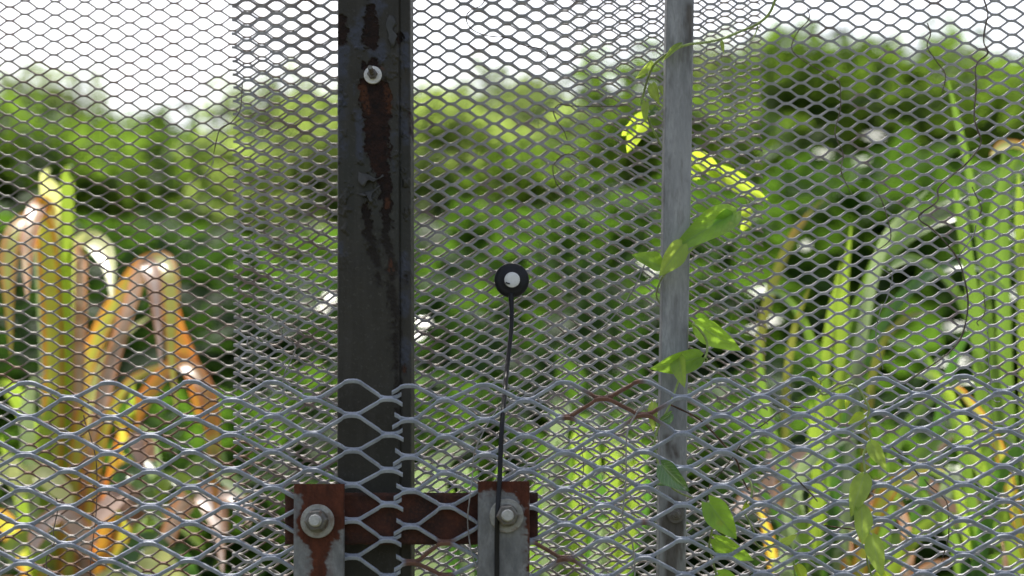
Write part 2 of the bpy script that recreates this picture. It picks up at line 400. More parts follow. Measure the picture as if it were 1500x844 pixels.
# ------------------------------------------------------------------ posts, plate, clamps
def profile_bar(name, mat, prof, ys, edgesL, edgesR, Y, ztop, zbot, maskf=None, disp=None, parent=None, step=1.3):
    """upright bar: prof is a list of (fraction across, depth behind the front) running round the section; the front run is finely divided so
    that flaking paint and rust have real relief. edgesL/R give the pixel x of the bar's edges at the rows ys."""
    rows = np.arange(ys[0], ys[-1] + .01, step)
    L = np.interp(rows, ys, edgesL); Rr = np.interp(rows, ys, edgesR)
    fr = np.array([p[0] for p in prof]); dp = np.array([p[1] for p in prof])
    X = L[:, None] + (Rr - L)[:, None] * fr[None]
    Yp = np.repeat(rows[:, None], len(fr), 1)
    pts = PN(X, Yp, Y)
    pts[:, :, 1] += dp[None]
    at = {}
    if maskf: at = maskf(X, Yp, dp)
    if disp is not None and maskf:
        pts[:, :, 1] += disp(at, X, Yp) * (dp[None] < .012)
    top = pts[:1].copy(); bot = pts[-1:].copy(); top[:, :, 2] = ztop; bot[:, :, 2] = zbot
    pts = np.concatenate([top, pts, bot]); nr, nc = pts.shape[:2]
    V = pts.reshape(-1, 3)
    Fc = [(r * nc + k, (r + 1) * nc + k, (r + 1) * nc + (k + 1) % nc, r * nc + (k + 1) % nc) for r in range(nr - 1) for k in range(nc)]
    Fc.append(tuple(range(nc))); Fc.append(tuple((nr - 1) * nc + k for k in range(nc))[::-1])
    attrs = {k: np.concatenate([a[:1], a, a[-1:]]).ravel() for k, a in at.items()}
    return mesh(name, V, Fc, mat, parent, False, None, attrs)
def front(f0, f1, n, d=0.): return [(f0 + (f1 - f0) * k / (n - 1), d) for k in range(n)]

# dark post
rust_strokes = [(543, 12, 6, 542, 30, 10), (542, 30, 10, 543, 60, 11), (545, 60, 8, 550, 64, 4), (500, 28, 6, 502, 60, 7), (536, 125, 9, 541, 165, 12), (562, 125, 9, 562, 165, 11),
                (550, 135, 16, 552, 220, 19), (552, 220, 19, 560, 250, 10), (560, 250, 10, 568, 300, 7), (568, 300, 7, 563, 345, 6), (563, 345, 6, 574, 395, 8), (574, 395, 7, 579, 470, 5),
                (579, 470, 5, 582, 620, 2), (534, 300, 3, 537, 325, 7), (537, 325, 7, 550, 375, 7), (550, 375, 7, 558, 412, 3), (584, 52, 4, 584, 62, 4), (601, 165, 3, 601, 188, 4), (545, 94, 8, 530, 98, 3),
                (592, 540, 3, 592, 545, 3), (594, 400, 2, 596, 412, 2), (568, 335, 4, 566, 340, 5)]
blue_strokes = [(527, 130, 5, 529, 235, 6), (500, 70, 9, 500, 150, 7), (498, 160, 6, 502, 230, 4), (594, 50, 5, 594, 95, 6), (593, 125, 7, 594, 205, 7), (548, 10, 14, 520, 50, 8), (552, 78, 12, 570, 60, 5),
                (592, 375, 7, 592, 455, 7), (592, 500, 6, 593, 560, 7), (500, 358, 4, 502, 372, 3), (520, 55, 10, 525, 65, 8), (575, 200, 4, 577, 245, 3)]
orange_strokes = [(531, 130, 6, 538, 165, 4), (567, 128, 5, 571, 162, 4), (567, 292, 2, 567, 302, 3), (570, 382, 2, 573, 396, 3), (593, 538, 2, 592, 544, 2), (560, 100, 1, 562, 102, 1)]
def post_mask(X, Y, dp):
    f = fbm(X / 7 + 2, Y / 9 + 3); g = fbm(X / 22 + 7, Y / 30); h = fbm(X / 3.2, Y / 3.6)
    lw = sstep(Y, 300, 380); r = sstep(caps(X, Y, rust_strokes) + (f - .5) * (15 + 6 * lw) + (h - .5) * 7, -2.6 - 4 * lw, 1.6 + 4 * lw) * (1 - .25 * lw)
    b = sstep(caps(X, Y, blue_strokes) + (f - .5) * 16, -5, 4) * sstep(g, .25, .55) * (1 - r)
    o = sstep(caps(X, Y, orange_strokes) + (f - .5) * 8, -2.5, 2) * sstep(h, .25, .55)
    lo = sstep(Y, 640, 760)
    return {'rust': r, 'blue': np.clip(b * .9, 0, 1) * (1 - lo), 'orange': o * .9, 'low': sstep(Y + (f - .5) * 60, 235, 330) * .85 + (1 - sstep(Y, 60, 110)) * .4}
def post_disp(at, X, Y):
    f = fbm(X / 5 + 12, Y / 6); h = fbm(X / 2.2, Y / 2.2, 3); bl = fbm(X / 11 + 40, Y / 14 + 8, 3)
    lip = np.clip(at['rust'] * (1 - at['rust']) * 4, 0, 1)
    blister = np.clip(bl - .62, 0, 1) * 9 * MM * sstep(Y, 20, 90) * (1 - sstep(Y, 330, 420))
    return at['rust'] * (.9 * MM + (h - .5) * 1.0 * MM) - at['blue'] * (f - .35) * 1.3 * MM - lip * .35 * MM - blister * (1 - at['rust']) + (fbm(X / 18, Y / 40) - .5) * .5 * MM
prof = [(0, .050), (-.004, .004), (0.004, .0012)] + front(.015, .83, 70) + [(.838, .0006), (.846, .0022), (.853, .0036)] + front(.862, .985, 14, .0034) + [(.996, .0046), (1.0, .007), (1.0, .050)]
post = profile_bar('steel_post', M['post_paint'], prof, [-160, 0, 560, 990], [494.5, 494.5, 494, 493], [600.5, 601, 602.5, 603], 1.530, 2.25, 0, post_mask, post_disp)
tag(post, 'dark painted steel post with peeling paint and rust streaks', 'post')
# paint flakes curling off the post
def flake(cx, cy, wd, ht, lift, seed):
    r = random.Random(seed); nx, ny = 9, 7; V = []
    for j in range(ny):
        for i in range(nx):
            u = i / (nx - 1); v = j / (ny - 1)
            x = cx + (u - .5) * wd * (.75 + .35 * math.sin(3.1 * v + seed)) + 2.5 * math.sin(v * 5 + seed); y = cy + (v - .5) * ht * (.7 + .5 * math.sin(u * 4 + seed * 2)) + math.sin(u * 9 + seed) * 1.6 + (r.random() - .5) * 1.2
            V.append(P(x, y, 1.5292) - Vector((0, lift * v * v * (0.6 + .4 * math.sin(u * 3.1)), 0)))
    Fc = [(j * nx + i, (j + 1) * nx + i, (j + 1) * nx + i + 1, j * nx + i + 1) for j in range(ny - 1) for i in range(nx - 1)]
    o = mesh('paint_flake', V, Fc, M['flake'], post, True)
    md = o.modifiers.new('s', 'SOLIDIFY'); md.thickness = .0005
    return o
M['flake'] = plain('paint_flake', (.034, .034, .030), .5, 0, .25, 120)
flake(541, 262, 34, 20, .0045, 1); flake(539, 285, 30, 20, .004, 2); flake(573, 45, 20, 40, .002, 3)

# pale galvanised post
def gp_mask(X, Y, dp):
    f = fbm(X / 9, Y / 40 + 3); g = fbm(X / 4, Y / 7)
    r = sstep(caps(X, Y, [(990, 740, 10, 985, 770, 14), (985, 770, 12, 984, 860, 6), (975, 640, 4, 982, 668, 5), (985, 655, 4, 992, 668, 4), (1010, 10, 5, 1012, 60, 2)]) + (f - .5) * 14, -6, 4) * .75
    return {'rust': np.clip(r + sstep(f, .62, .75) * .25 + sstep(g, .66, .8) * .15, 0, .85)}
def gp_disp(at, X, Y): return (fbm(X / 15, Y / 60) - .5) * .4 * MM
prof = [(0, .022), (0, .0022), (.02, .0007)] + front(.05, .95, 30) + [(.98, .0007), (1, .0022), (1, .022)]
gpost = profile_bar('galvanised_post', M['galv_post'], prof, [-160, 0, 600, 844, 990], [979, 976.5, 967, 964, 962], [1019, 1017, 1007, 1005, 1003], 1.546, 2.25, 0, gp_mask, gp_disp, None, 2.0)
tag(gpost, 'slim pale galvanised post with vine leaves climbing over it', 'post')

# rusty splice plate
def rp_disp(at, X, Y): return (fbm(X / 6, Y / 6) - .5) * .9 * MM
x0, x1 = 417, 788
pz0 = P(600, 722, 1.505).z; pz1 = P(600, 798, 1.505).z
nx, ny = 150, 32
V = []; Fc = []
for j in range(ny):
    for i in range(nx):
        px = x0 + (x1 - x0) * i / (nx - 1); py = 722 + 76 * j / (ny - 1)
        ed = min(i, nx - 1 - i, j, ny - 1 - j); q = P(px, py, 1.5045)
        q.y += (.0016 if ed == 0 else .0005 if ed == 1 else 0) + float(fbm(np.array([px / 6.]), np.array([py / 6.]))[0] - .5) * .0008
        if ed == 0: q.z += (float(vnoise(np.array([px / 3.]), np.array([py / 3.]))[0]) - .5) * .0006
        V.append(q)
Fc = [(j * nx + i, (j + 1) * nx + i, (j + 1) * nx + i + 1, j * nx + i + 1) for j in range(ny - 1) for i in range(nx - 1)]
b = len(V)
rim = [i for i in range(nx)] + [j * nx + nx - 1 for j in range(1, ny)] + [(ny - 1) * nx + i for i in range(nx - 2, -1, -1)] + [j * nx for j in range(ny - 2, 0, -1)]
for k in rim: V.append(V[k] + Vector((0, .009, 0)))
for k in range(len(rim)): Fc.append((rim[k], rim[(k + 1) % len(rim)], b + (k + 1) % len(rim), b + k))
Fc.append(tuple(b + k for k in range(len(rim)))[::-1])
plate = mesh('splice_plate', V, Fc, M['rust'])
tag(plate, 'flat rusty brown steel plate bolted across behind the two clamp bars', 'steel plate')

def clamp(xl, xr, ytop, strokes, label):
    def mk(X, Y, dp):
        f = fbm(X / 8 + xl, Y / 8); h = fbm(X / 3, Y / 3)
        d_ = caps(X, Y, strokes) + (f - .5) * 14 + (h - .5) * 6; r = np.maximum(sstep(d_, -2.6, 2.0), .38 * sstep(d_, -11, 0) * sstep(h, .3, .6))
        return {'rust': np.clip(r, 0, 1)}
    def dsp(at, X, Y): return (fbm(X / 10, Y / 12) - .5) * .35 * MM - at['rust'] * (fbm(X / 3, Y / 3) - .4) * .5 * MM
    prof = [(0, .0065), (0, .0025), (.008, .001), (.03, .0003)] + front(.05, .95, 46) + [(.975, .0003), (.992, .001), (1, .0025), (1, .0065)]
    ztop = P(xl, ytop, 1.4905).z
    o = profile_bar('clamp_bar', M['clamp'], prof, [ytop + .8, 990], [xl, xl - 1], [xr, xr - .5], 1.4905, ztop, .55, mk, dsp, None, 1.3)
    return tag(o, label, 'clamp bar', 'clamp bars bolted over the coarse mesh')
clamp(430, 504, 709, [(428, 712, 12, 506, 712, 13), (468, 735, 26, 466, 766, 32), (492, 722, 14, 494, 768, 11), (467, 788, 26, 467, 812, 9), (467, 812, 9, 467, 862, 17), (488, 785, 8, 494, 760, 10)],
      'grey clamp bar heavily streaked with rust, under the washer left of the dark post')
clamp(700, 776, 705, [(698, 705, 15, 778, 705, 16), (766, 718, 12, 772, 738, 8), (774, 738, 6, 774, 770, 5), (776, 770, 3, 776, 860, 2)],
      'grey clamp bar with only its top rusty, behind the black cable')

# bolts
def hexnut(c, r, h, ax):
    ax = Vector(ax).normalized(); x = ax.orthogonal().normalized(); y = ax.cross(x); V = []
    for rr, hh in ((r * .98, 0), (r, .0006), (r, h - .0008), (r * .86, h)):
        for k in range(6):
            a = math.pi / 3 * k + .35; V.append(Vector(c) + ax * hh + (x * math.cos(a) + y * math.sin(a)) * rr)
    Fc = [(i * 6 + k, i * 6 + (k + 1) % 6, (i + 1) * 6 + (k + 1) % 6, (i + 1) * 6 + k) for i in range(3) for k in range(6)]
    Fc += [tuple(range(6))[::-1], tuple(18 + k for k in range(6))]
    return V, Fc
def bolt(px, py, Y, rw, rs, rn, rb, lb, ax, label, mw, mn, mb, split=True, nut_h=7):
    c = P(px, py, Y); s = Y / F
    e = empty('bolt', c, label, 'bolt', 'bolts with washers on the posts and bars')
    ax = Vector(ax).normalized(); w = rw * s
    mesh('washer', *lathe_geo(c, [(rb * s, 0), (w * .99, 0), (w, .0004), (w, .0018), (w * .965, .0023), (rb * s * 1.2, .0024)], 40), mw, e, False)
    h = .0024
    if split:      # spring washer: a split ring
        V = []; Fc = []; n = 34
        for k in range(n + 1):
            a = R(20) + 2 * math.pi * .965 * k / n; off = .0012 * k / n
            for r_, hh in ((rb * s * 1.08, 0), (rs * s, 0), (rs * s, .0024), (rb * s * 1.08, .0024)):
                V.append(c + ax * (h + hh + off) + Vector((math.cos(a) * r_, 0, math.sin(a) * r_)))
        for k in range(n):
            for q in range(4): Fc.append((k * 4 + q, k * 4 + (q + 1) % 4, k * 4 + 4 + (q + 1) % 4, k * 4 + 4 + q))
        Fc += [(0, 1, 2, 3), (n * 4 + 3, n * 4 + 2, n * 4 + 1, n * 4)]
        mesh('spring_washer', V, Fc, mn, e); h += .0032
    mesh('nut', *hexnut(c + ax * h, rn * s, nut_h * MM, ax), mn, e)
    hh = h + nut_h * MM; r0 = rb * s
    prof = [(r0, hh - .001)]
    k = 0
    while hh + k * .001 < lb: prof += [(r0, hh + k * .001), (r0 * .9, hh + k * .001 + .0005)]; k += 1
    prof += [(r0 * .98, lb), (r0 * .98, lb + .0006), (r0 * .82, lb + .0016)]
    mesh('shank', *lathe_geo(c, prof, 22, ax), mb, e, False)
    return e
bolt(546.3, 110.5, 1.5285, 13.4, 7.5, 7.6, 3.6, .024, (-.02, -1, .045), 'small bolt with a bright white washer high on the dark post', M['bright'], M['dull_bolt'], M['nut'], False, 5)
bolt(465.3, 763.5, 1.4890, 24.6, 17, 16.5, 8.8, .019, (-.02, -1, .05), 'big bolt and washer on the rust streaked clamp bar', M['washer'], M['nut'], M['tip'])
bolt(742, 755.5, 1.4890, 24.8, 16.5, 16, 8.8, .019, (.05, -1, .03), 'big bolt and washer partly crossed by the black cable', M['washer'], M['nut'], M['tip'])
bolt(989.5, 754, 1.5445, 12.5, 9.5, 8.2, 4.6, .008, (.0, -1, .03), 'small grimy bolt low on the pale galvanised post', M['dull_bolt'], M['dull_bolt'], M['nut'], False, 3)

# ------------------------------------------------------------------ rubber disc and cable
c = P(749.5, 410.5, 1.588)
disc = empty('cable_disc', c, 'black round rubber disc with white centre and thin cable hanging over the mesh', 'cable')
s = 1.588 / F; rr = 25.7 * s
V, Fc = lathe_geo(c, [(rr * .96, -.004), (rr, -.003), (rr, 0), (rr * .95, .0016), (rr * .72, .0026), (rr * .5, .0026), (11.6 * s, .0036), (11.2 * s, .0028), (10.8 * s, .0010)], 48)
mesh('rubber_disc', V, Fc, M['rubber'], disc, True)
rng2 = random.Random(4)
V, Fc = lathe_geo(c + Vector((.0004, 0, 0)), [(11.4 * s, 0.0005), (11.4 * s, .0034), (10.8 * s, .0038), (4 * s, .0036)], 36)
mesh('white_cap', V, Fc, M['white_cap'], disc, True)
mesh('nick', *tube_geo([P(741, 414, 1.5839), P(744, 415.4, 1.5837), P(746.6, 415.6, 1.5839)], lambda t: .0006, 5), M['rubber'], disc, True)
pts = [(749, 431, 1.586), (748.8, 440, 1.585), (749.5, 455, 1.583), (749, 480, 1.575), (746, 510, 1.56), (742, 545, 1.54), (739, 580, 1.516), (735.5, 620, 1.494), (733.5, 660, 1.4895), (732, 700, 1.4875), (729.5, 740, 1.4835), (728.5, 760, 1.4825), (728, 790, 1.4855), (727.8, 850, 1.487), (727, 1000, 1.487)]
cab = catmull([P(*q) for q in pts], 8)
tube('cable', cab, lambda t: (4.9 if t < .02 else 4.6 - min(1, (t - .02) / .1) * 1.15) * .00052, M['cable'], disc, 10)

# ------------------------------------------------------------------ dead tendrils and wires
def tendril(pts, label, mat='dead_stem', r=.9, Y=1.588, wob=.004, group='dead tendrils caught in the mesh'):
    rn = random.Random(len(pts) * 31 + int(pts[0][0]))
    q = [P(x, y, (Y if not callable(Y) else Y(y)) + rn.uniform(-wob, wob)) for x, y in pts]
    q = catmull(q, 5)
    o = tube('dead_tendril', q, lambda t: r * .00054 * (.75 + .35 * math.sin(t * 40 + pts[0][0]) ** 2) * (1 if t < .85 else 1.15 - (t - .85) * 4), M[mat], None, 5)
    return tag(o, label, 'tendril', group)
def cr(ox, oy, s, l): return [(ox + x / s, oy + y / s) for x, y in l]
T = tendril
T([(712, -4), (705, 8), (690, 15), (683, 25), (688, 40), (705, 50), (725, 54), (742, 55), (765, 66), (795, 72), (803, 80), (797, 92)], 'thin dark tendril looping against the white sky just right of the dark post')
T([(355, 120), (352, 160), (338, 180), (322, 190), (313, 226)], 'dark tendril bending beside the cut left edge of the fine mesh', Y=1.592)
T([(313, 232), (310, 243), (293, 264)], 'short grey twig slanting just below the bent tendril at the mesh edge', 'grey_stem', .8, 1.655)
T([(1183, 12), (1185, 28), (1170, 45), (1160, 65), (1165, 80), (1195, 100), (1222, 115), (1230, 122), (1231, 160), (1223, 195), (1235, 225), (1232, 250), (1240, 270), (1249, 286)], 'long winding tendril descending from the sky right of the pale post')
T([(1278, 275), (1290, 290), (1300, 320), (1305, 345), (1300, 356), (1283, 368)], 'dark hooked tendril in front of the white glinting strap leaf', 'dead_stem', .85)
T([(1358, 34), (1363, 50), (1358, 68), (1372, 90), (1385, 110), (1380, 136)], 'dark forked looking tendril crossing the treetops', 'dead_stem', 1.0)
T([(1440, -4), (1447, 20), (1443, 40), (1441, 62), (1447, 78), (1430, 95), (1430, 130), (1427, 170), (1432, 190), (1437, 210), (1420, 235), (1400, 253), (1375, 275), (1373, 295), (1350, 312), (1347, 322), (1365, 335), (1385, 355), (1402, 378), (1412, 405), (1418, 440), (1415, 470), (1405, 500), (1380, 525), (1345, 548), (1322, 566)], 'longest winding tendril, curling down the whole right part of the mesh', 'dead_stem', 1.35, 1.585)
T([(1430, 330), (1426, 345), (1414, 362), (1403, 377)], 'short forked twig joining the longest winding tendril', 'grey_stem', 1.0, 1.584)
T([(1424, 274), (1434, 296), (1438, 306), (1434, 318)], 'tiny curled dark tendril beside the longest winding one', 'dead_stem', .9)
T([(1290, 393), (1300, 399), (1307, 407), (1300, 435), (1288, 460), (1283, 490), (1287, 510), (1292, 530), (1293, 542)], 'pale crooked tendril above the top edge of the coarse mesh at right', 'grey_stem', .85)
T([(1441, 428), (1443, 455), (1438, 466), (1431, 472), (1434, 478)], 'small hooked tendril over the bright upright strap leaves', 'dead_stem', .8)
T([(1446, 484), (1450, 510), (1448, 530), (1452, 566)], 'thin straight tendril below the small hooked one', 'grey_stem', .8)
T([(1446, 572), (1455, 585), (1460, 589), (1465, 588)], 'tiny white curl of tendril in a right hand mesh gap', 'grey_stem', .7, 1.56)
T([(738, 592), (731, 597), (715, 620), (700, 650), (694, 665), (692, 697), (688, 730), (685, 764), (690, 807), (698, 830), (700, 850)], 'brown stem hanging across the rusty plate beside the cable', 'grey_stem', 1.0, lambda y: 1.493 if y > 600 else 1.52)
T([(946, 385), (943, 391), (930, 420), (916, 443), (900, 462), (884, 478), (842, 510), (800, 541), (774, 560), (740, 582)], 'pale straight wire running diagonally down from the vine leaf', 'grey_stem', 1.15, 1.586, .001)
T([(982, 593), (1008, 605), (1025, 615), (1039, 628), (1062, 653), (1079, 675), (1083, 687), (1087, 700), (1096, 718)], 'thick brown dead stem crossing the lower pale post', 'brown_stem', 1.5, 1.53)
T([(958, 583), (945, 590), (930, 610), (918, 640), (917, 700), (912, 765), (925, 790), (930, 830), (929, 850)], 'grey dead stem drooping left of the lower pale post', 'grey_stem', 1.3, 1.492)
T(cr(0, 544, 2.8125, [(345, 180), (352, 215), (370, 260), (395, 360), (400, 470), (395, 600), (380, 720), (372, 800), (374, 850)]), 'thin dark stem hanging in front of the yellow leaves at lower left', 'dead_stem', .9, 1.56)
T(cr(0, 544, 2.8125, [(230, 520), (240, 560), (220, 660), (226, 700), (190, 780), (208, 850)]), 'short dark crooked stem near the lower left corner', 'dead_stem', .85, 1.56)
T(cr(330, 460, 9.375, [(620, -10), (640, 30), (720, 130), (780, 280), (740, 375), (560, 385), (430, 310), (340, 320), (300, 400), (360, 490), (480, 410), (575, 335)]), 'grey tendril knotted in a loop left of the dark post', 'grey_stem', 1.0, 1.592)
T(cr(330, 460, 9.375, [(840, 310), (940, 410), (962, 500), (900, 650), (830, 780), (800, 870)]), 'grey curved tendril below the knotted loop', 'grey_stem', 1.05, 1.59)
T([(813, 158), (820, 153), (834, 155), (870, 156), (916, 155)], 'dark horizontal tendril high between the posts', 'dead_stem', .85)
T([(810, 163), (816, 178), (826, 192), (831, 205)], 'short dark tendril just below the horizontal one', 'dead_stem', .85)
T([(849, 232), (838, 226), (824, 228), (812, 240), (810, 252), (817, 272), (830, 286)], 'dark c shaped tendril between the posts', 'dead_stem', .85)
T([(1306, 654), (1318, 664), (1334, 680), (1346, 698)], 'dark twig right of the hanging pale leaf vine', 'dead_stem', 1.0, 1.54)
T([(1354, 702), (1362, 712), (1378, 725), (1388, 740), (1390, 780), (1386, 800), (1379, 822)], 'dark bent stem low in the right hand mesh', 'dead_stem', .95, 1.54)
T([(1165, 700), (1180, 715), (1198, 735)], 'dark slanting twig left of the hanging vine leaves', 'dead_stem', 1.1, 1.494)
T([(1120, 738), (1150, 752), (1165, 760)], 'brown twig below the slanting dark twig', 'brown_stem', 1.0, 1.545)
T([(1208, 770), (1230, 773), (1254, 776)], 'short level twig touching the hanging vine', 'brown_stem', 1.0, 1.545)
T([(1100, 632), (1118, 622), (1140, 605), (1160, 597), (1174, 597)], 'arched brown twig over the coarse mesh near the pale post', 'dead_stem', .95, 1.54)
T([(1086, 650), (1075, 668), (1058, 690), (1044, 705), (1038, 716), (1035, 745), (1042, 780)], 'thin brown stem slanting to the heart shaped leaves', 'dead_stem', .95, 1.53)
T([(1098, 440), (1106, 448), (1108, 462), (1104, 466)], 'small pale curl behind the fine mesh right of the pale post', 'grey_stem', .8, 1.60)
T([(850, 650), (855, 680), (852, 720), (854, 760)], 'faint hair thin stem between the cable and pale post', 'dead_stem', .6, 1.53)

# ------------------------------------------------------------------ climbing vines
def vleaf(parent, b, tp, wd, Y, Yt=None, mat='vine_leaf', fold=.35, roll=0., curl=.1, heart=.5, asym=0., label=None):
    Yt = Y if Yt is None else Yt
    B = P(*b, Y); Tt = P(*tp, Yt); ax = Tt - B; L = ax.length; a = ax / L
    side = a.cross(Vector((0, 1, 0))).normalized(); nrm = side.cross(a).normalized()
    if nrm.y > 0: nrm = -nrm
    q = Quaternion(a, roll); side = q @ side; nrm = q @ nrm
    hw = wd * Y / F / 2
    nu, nv = 13, 7; V = []; UV = []
    for i in range(nu):
        u = i / (nu - 1)
        f = math.sin(math.pi * min(1, u ** .62 * 1.0)) ** .85 if 0 < u < 1 else 0
        f = max(f, .012)
        if u < .12: f = max(f, (.35 + heart * .5) * (u / .12) ** .5 if u > 0 else .05)
        for k in range(nv):
            v = -1 + 2 * k / (nv - 1)
            back = -heart * .16 * abs(v) ** 1.3 * (1 - u) ** 5 * L
            w = hw * f * v * (1 + asym * (1 if v > 0 else -1)) + (heart * hw * .35 * v if u == 0 else 0)
            z = fold * abs(v) ** 1.2 * hw * f - curl * L * (u - .35) ** 2 * 1.4 + .09 * hw * math.sin(u * 11 + v * 2.3) * abs(v)
            V.append(B + a * (u * L + back) + side * w + nrm * z)
            UV.append((u, v))
    Fc = [(i * nv + k, (i + 1) * nv + k, (i + 1) * nv + k + 1, i * nv + k + 1) for i in range(nu - 1) for k in range(nv - 1)]
    o = mesh('leaf', V, Fc, M[mat], parent, True, UV)
    if label: o['label'] = label
    return o
def vstem(parent, pts, r=1.3, mat='vine_stem', name='stem'):
    q = catmull([P(*p) for p in pts], 6)
    return tube(name, q, lambda t: r * .00064 * (1.05 - .3 * t), M[mat], parent, 7)
# upper vine
v = empty('climbing_vine', P(990, 72, 1.53), 'pale green vine arching from the sky across the top of the pale post', 'vine')
vstem(v, [(1140, -14, 1.56), (1128, 18, 1.565), (1110, 35, 1.57), (1085, 46, 1.57), (1060, 56, 1.56), (1035, 62, 1.55), (1010, 65, 1.54), (990, 72, 1.54), (972, 83, 1.545), (958, 95, 1.56), (950, 112, 1.575), (942, 140, 1.583), (940, 150, 1.583), (946, 166, 1.583), (955, 187, 1.585), (966, 208, 1.588), (974, 224, 1.59)], 1.7)
vleaf(v, (998, 64), (971, 88), 11, 1.538, 1.536, 'vine_pale', .5, .5)
vleaf(v, (955, 91), (931, 116), 11, 1.565, 1.56, 'vine_pale', .5, -.5)
vleaf(v, (955, 123), (965, 152), 16, 1.575, 1.57, 'vine_pale', .6, .4); vleaf(v, (966, 126), (971, 140), 9, 1.575, 1.57, 'vine_pale', .6, -.3)
vleaf(v, (946, 149), (945, 180), 12, 1.575, 1.568, 'vine_pale', .5, .3); vleaf(v, (962, 158), (950, 170), 9, 1.575, 1.57, 'vine_gloss', .5, -.3)
vleaf(v, (1057, 60), (1060, 78), 6, 1.565, 1.56, 'vine_pale', .4, .2)
vstem(v, [(1110, 38, 1.57), (1108, 46, 1.57), (1104, 54, 1.568), (1100, 59, 1.568)], .9, 'vine_stem', 'tendril')
vleaf(v, (944, 168), (918, 224), 30, 1.69, 1.70, 'vine_lime', .3, .25, label='bright lime leaf glowing behind the mesh')
vleaf(v, (930, 182), (910, 200), 15, 1.69, 1.70, 'vine_lime', .3, -.2, label='bright lime leaf glowing behind the mesh')
# lime vine behind
v = empty('climbing_vine', P(1040, 240, 1.69), 'lime yellow vine leaves glowing in the sun behind the mesh right of the pale post', 'vine')
vleaf(v, (1012, 226), (1062, 262), 30, 1.69, 1.695, 'vine_lime', .25, .2); vleaf(v, (1040, 248), (1126, 292), 32, 1.695, 1.70, 'vine_lime', .25, -.15)
vleaf(v, (1022, 262), (1012, 240), 18, 1.69, 1.69, 'vine_lime', .3, 0); vleaf(v, (1100, 308), (1072, 318), 18, 1.69, 1.69, 'vine_lime', .3, .2); vleaf(v, (1098, 322), (1084, 340), 14, 1.69, 1.69, 'vine_lime', .3, 0)
vstem(v, [(1005, 215, 1.69), (1030, 240, 1.695), (1065, 262, 1.70), (1092, 290, 1.70), (1097, 312, 1.695), (1090, 340, 1.69)], 1.2)
# middle vine
v = empty('climbing_vine', P(990, 370, 1.53), 'vine with large folded green leaves at mid height on the pale post', 'vine')
vstem(v, [(1096, 322, 1.60), (1082, 318, 1.575), (1076, 330, 1.56), (1060, 342, 1.55), (1046, 346, 1.545), (1025, 357, 1.54), (1005, 373, 1.535), (985, 392, 1.53), (972, 404, 1.535), (964, 420, 1.56), (962, 436, 1.575), (971, 450, 1.58)], 1.5)
vleaf(v, (1079, 309), (984, 366), 46, 1.552, 1.530, 'vine_leaf', .55, .25, .10, .3, .1)
vleaf(v, (1074, 314), (1040, 338), 30, 1.55, 1.545, 'vine_leaf', .3, -.3, .1, .3)
vleaf(v, (1000, 358), (966, 405), 34, 1.524, 1.516, 'vine_pale', .5, -.3, .05, .55, -.1)
vleaf(v, (970, 391), (926, 373), 30, 1.535, 1.53, 'vine_leaf', .45, .45, .05, .5)
# lower vine
v = empty('climbing_vine', P(1000, 530, 1.53), 'vine with drooping pointed leaves winding down the lower pale post', 'vine')
vstem(v, [(1014, 474, 1.54), (1024, 482, 1.54), (1034, 497, 1.54), (1036, 512, 1.54), (1031, 526, 1.538), (1016, 531, 1.535), (1002, 540, 1.53), (996, 552, 1.525), (988, 575, 1.52), (978, 600, 1.515), (966, 622, 1.51), (959, 645, 1.508), (962, 672, 1.508), (970, 690, 1.508), (982, 712, 1.515), (996, 722, 1.525), (1013, 729, 1.54)], 1.5)
vstem(v, [(1030, 526, 1.538), (1034, 530, 1.534), (1036, 526, 1.532), (1032, 523, 1.534), (1035, 520, 1.536)], .8, 'vine_stem', 'tendril')
vleaf(v, (1018, 474), (1085, 514), 36, 1.552, 1.545, 'vine_leaf', .30, .35, .08, .35)
vleaf(v, (1028, 523), (953, 541), 36, 1.535, 1.515, 'vine_leaf', .30, -.35, .08, .4)
vleaf(v, (993, 521), (1002, 567), 25, 1.525, 1.512, 'vine_pale', .5, .5, .08, .3)
vleaf(v, (957, 590), (957, 633), 15, 1.51, 1.505, 'vine_pale', .5, .3); vleaf(v, (984, 606), (960, 622), 20, 1.512, 1.505, 'vine_gloss', .5, -.6, label='glossy leaf with a white sheen painted in its colour')
vleaf(v, (968, 680), (1008, 720), 34, 1.496, 1.488, 'vine_gloss', .45, .4, .15, .5, label='glossy leaf with a white sheen painted in its colour')
vleaf(v, (985, 706), (962, 710), 12, 1.51, 1.505, 'vine_gloss', .4, .4)
# heart leaf vine
v = empty('climbing_vine', P(1045, 760, 1.51), 'short vine with broad heart shaped leaves at the foot of the pale post', 'vine')
vstem(v, [(1036, 735, 1.50), (1041, 755, 1.497), (1043, 775, 1.50), (1039, 800, 1.51), (1045, 825, 1.51), (1050, 850, 1.51), (1052, 900, 1.51)], 1.4)
vleaf(v, (1038, 737), (1078, 790), 40, 1.488, 1.482, 'vine_leaf', .35, .3, .12, .9, .1)
vleaf(v, (1047, 790), (1103, 822), 32, 1.51, 1.508, 'vine_leaf', .4, .5, .1, .7)
vleaf(v, (1052, 842), (1090, 862), 30, 1.505, 1.50, 'vine_leaf', .4, .3, .1, .7)
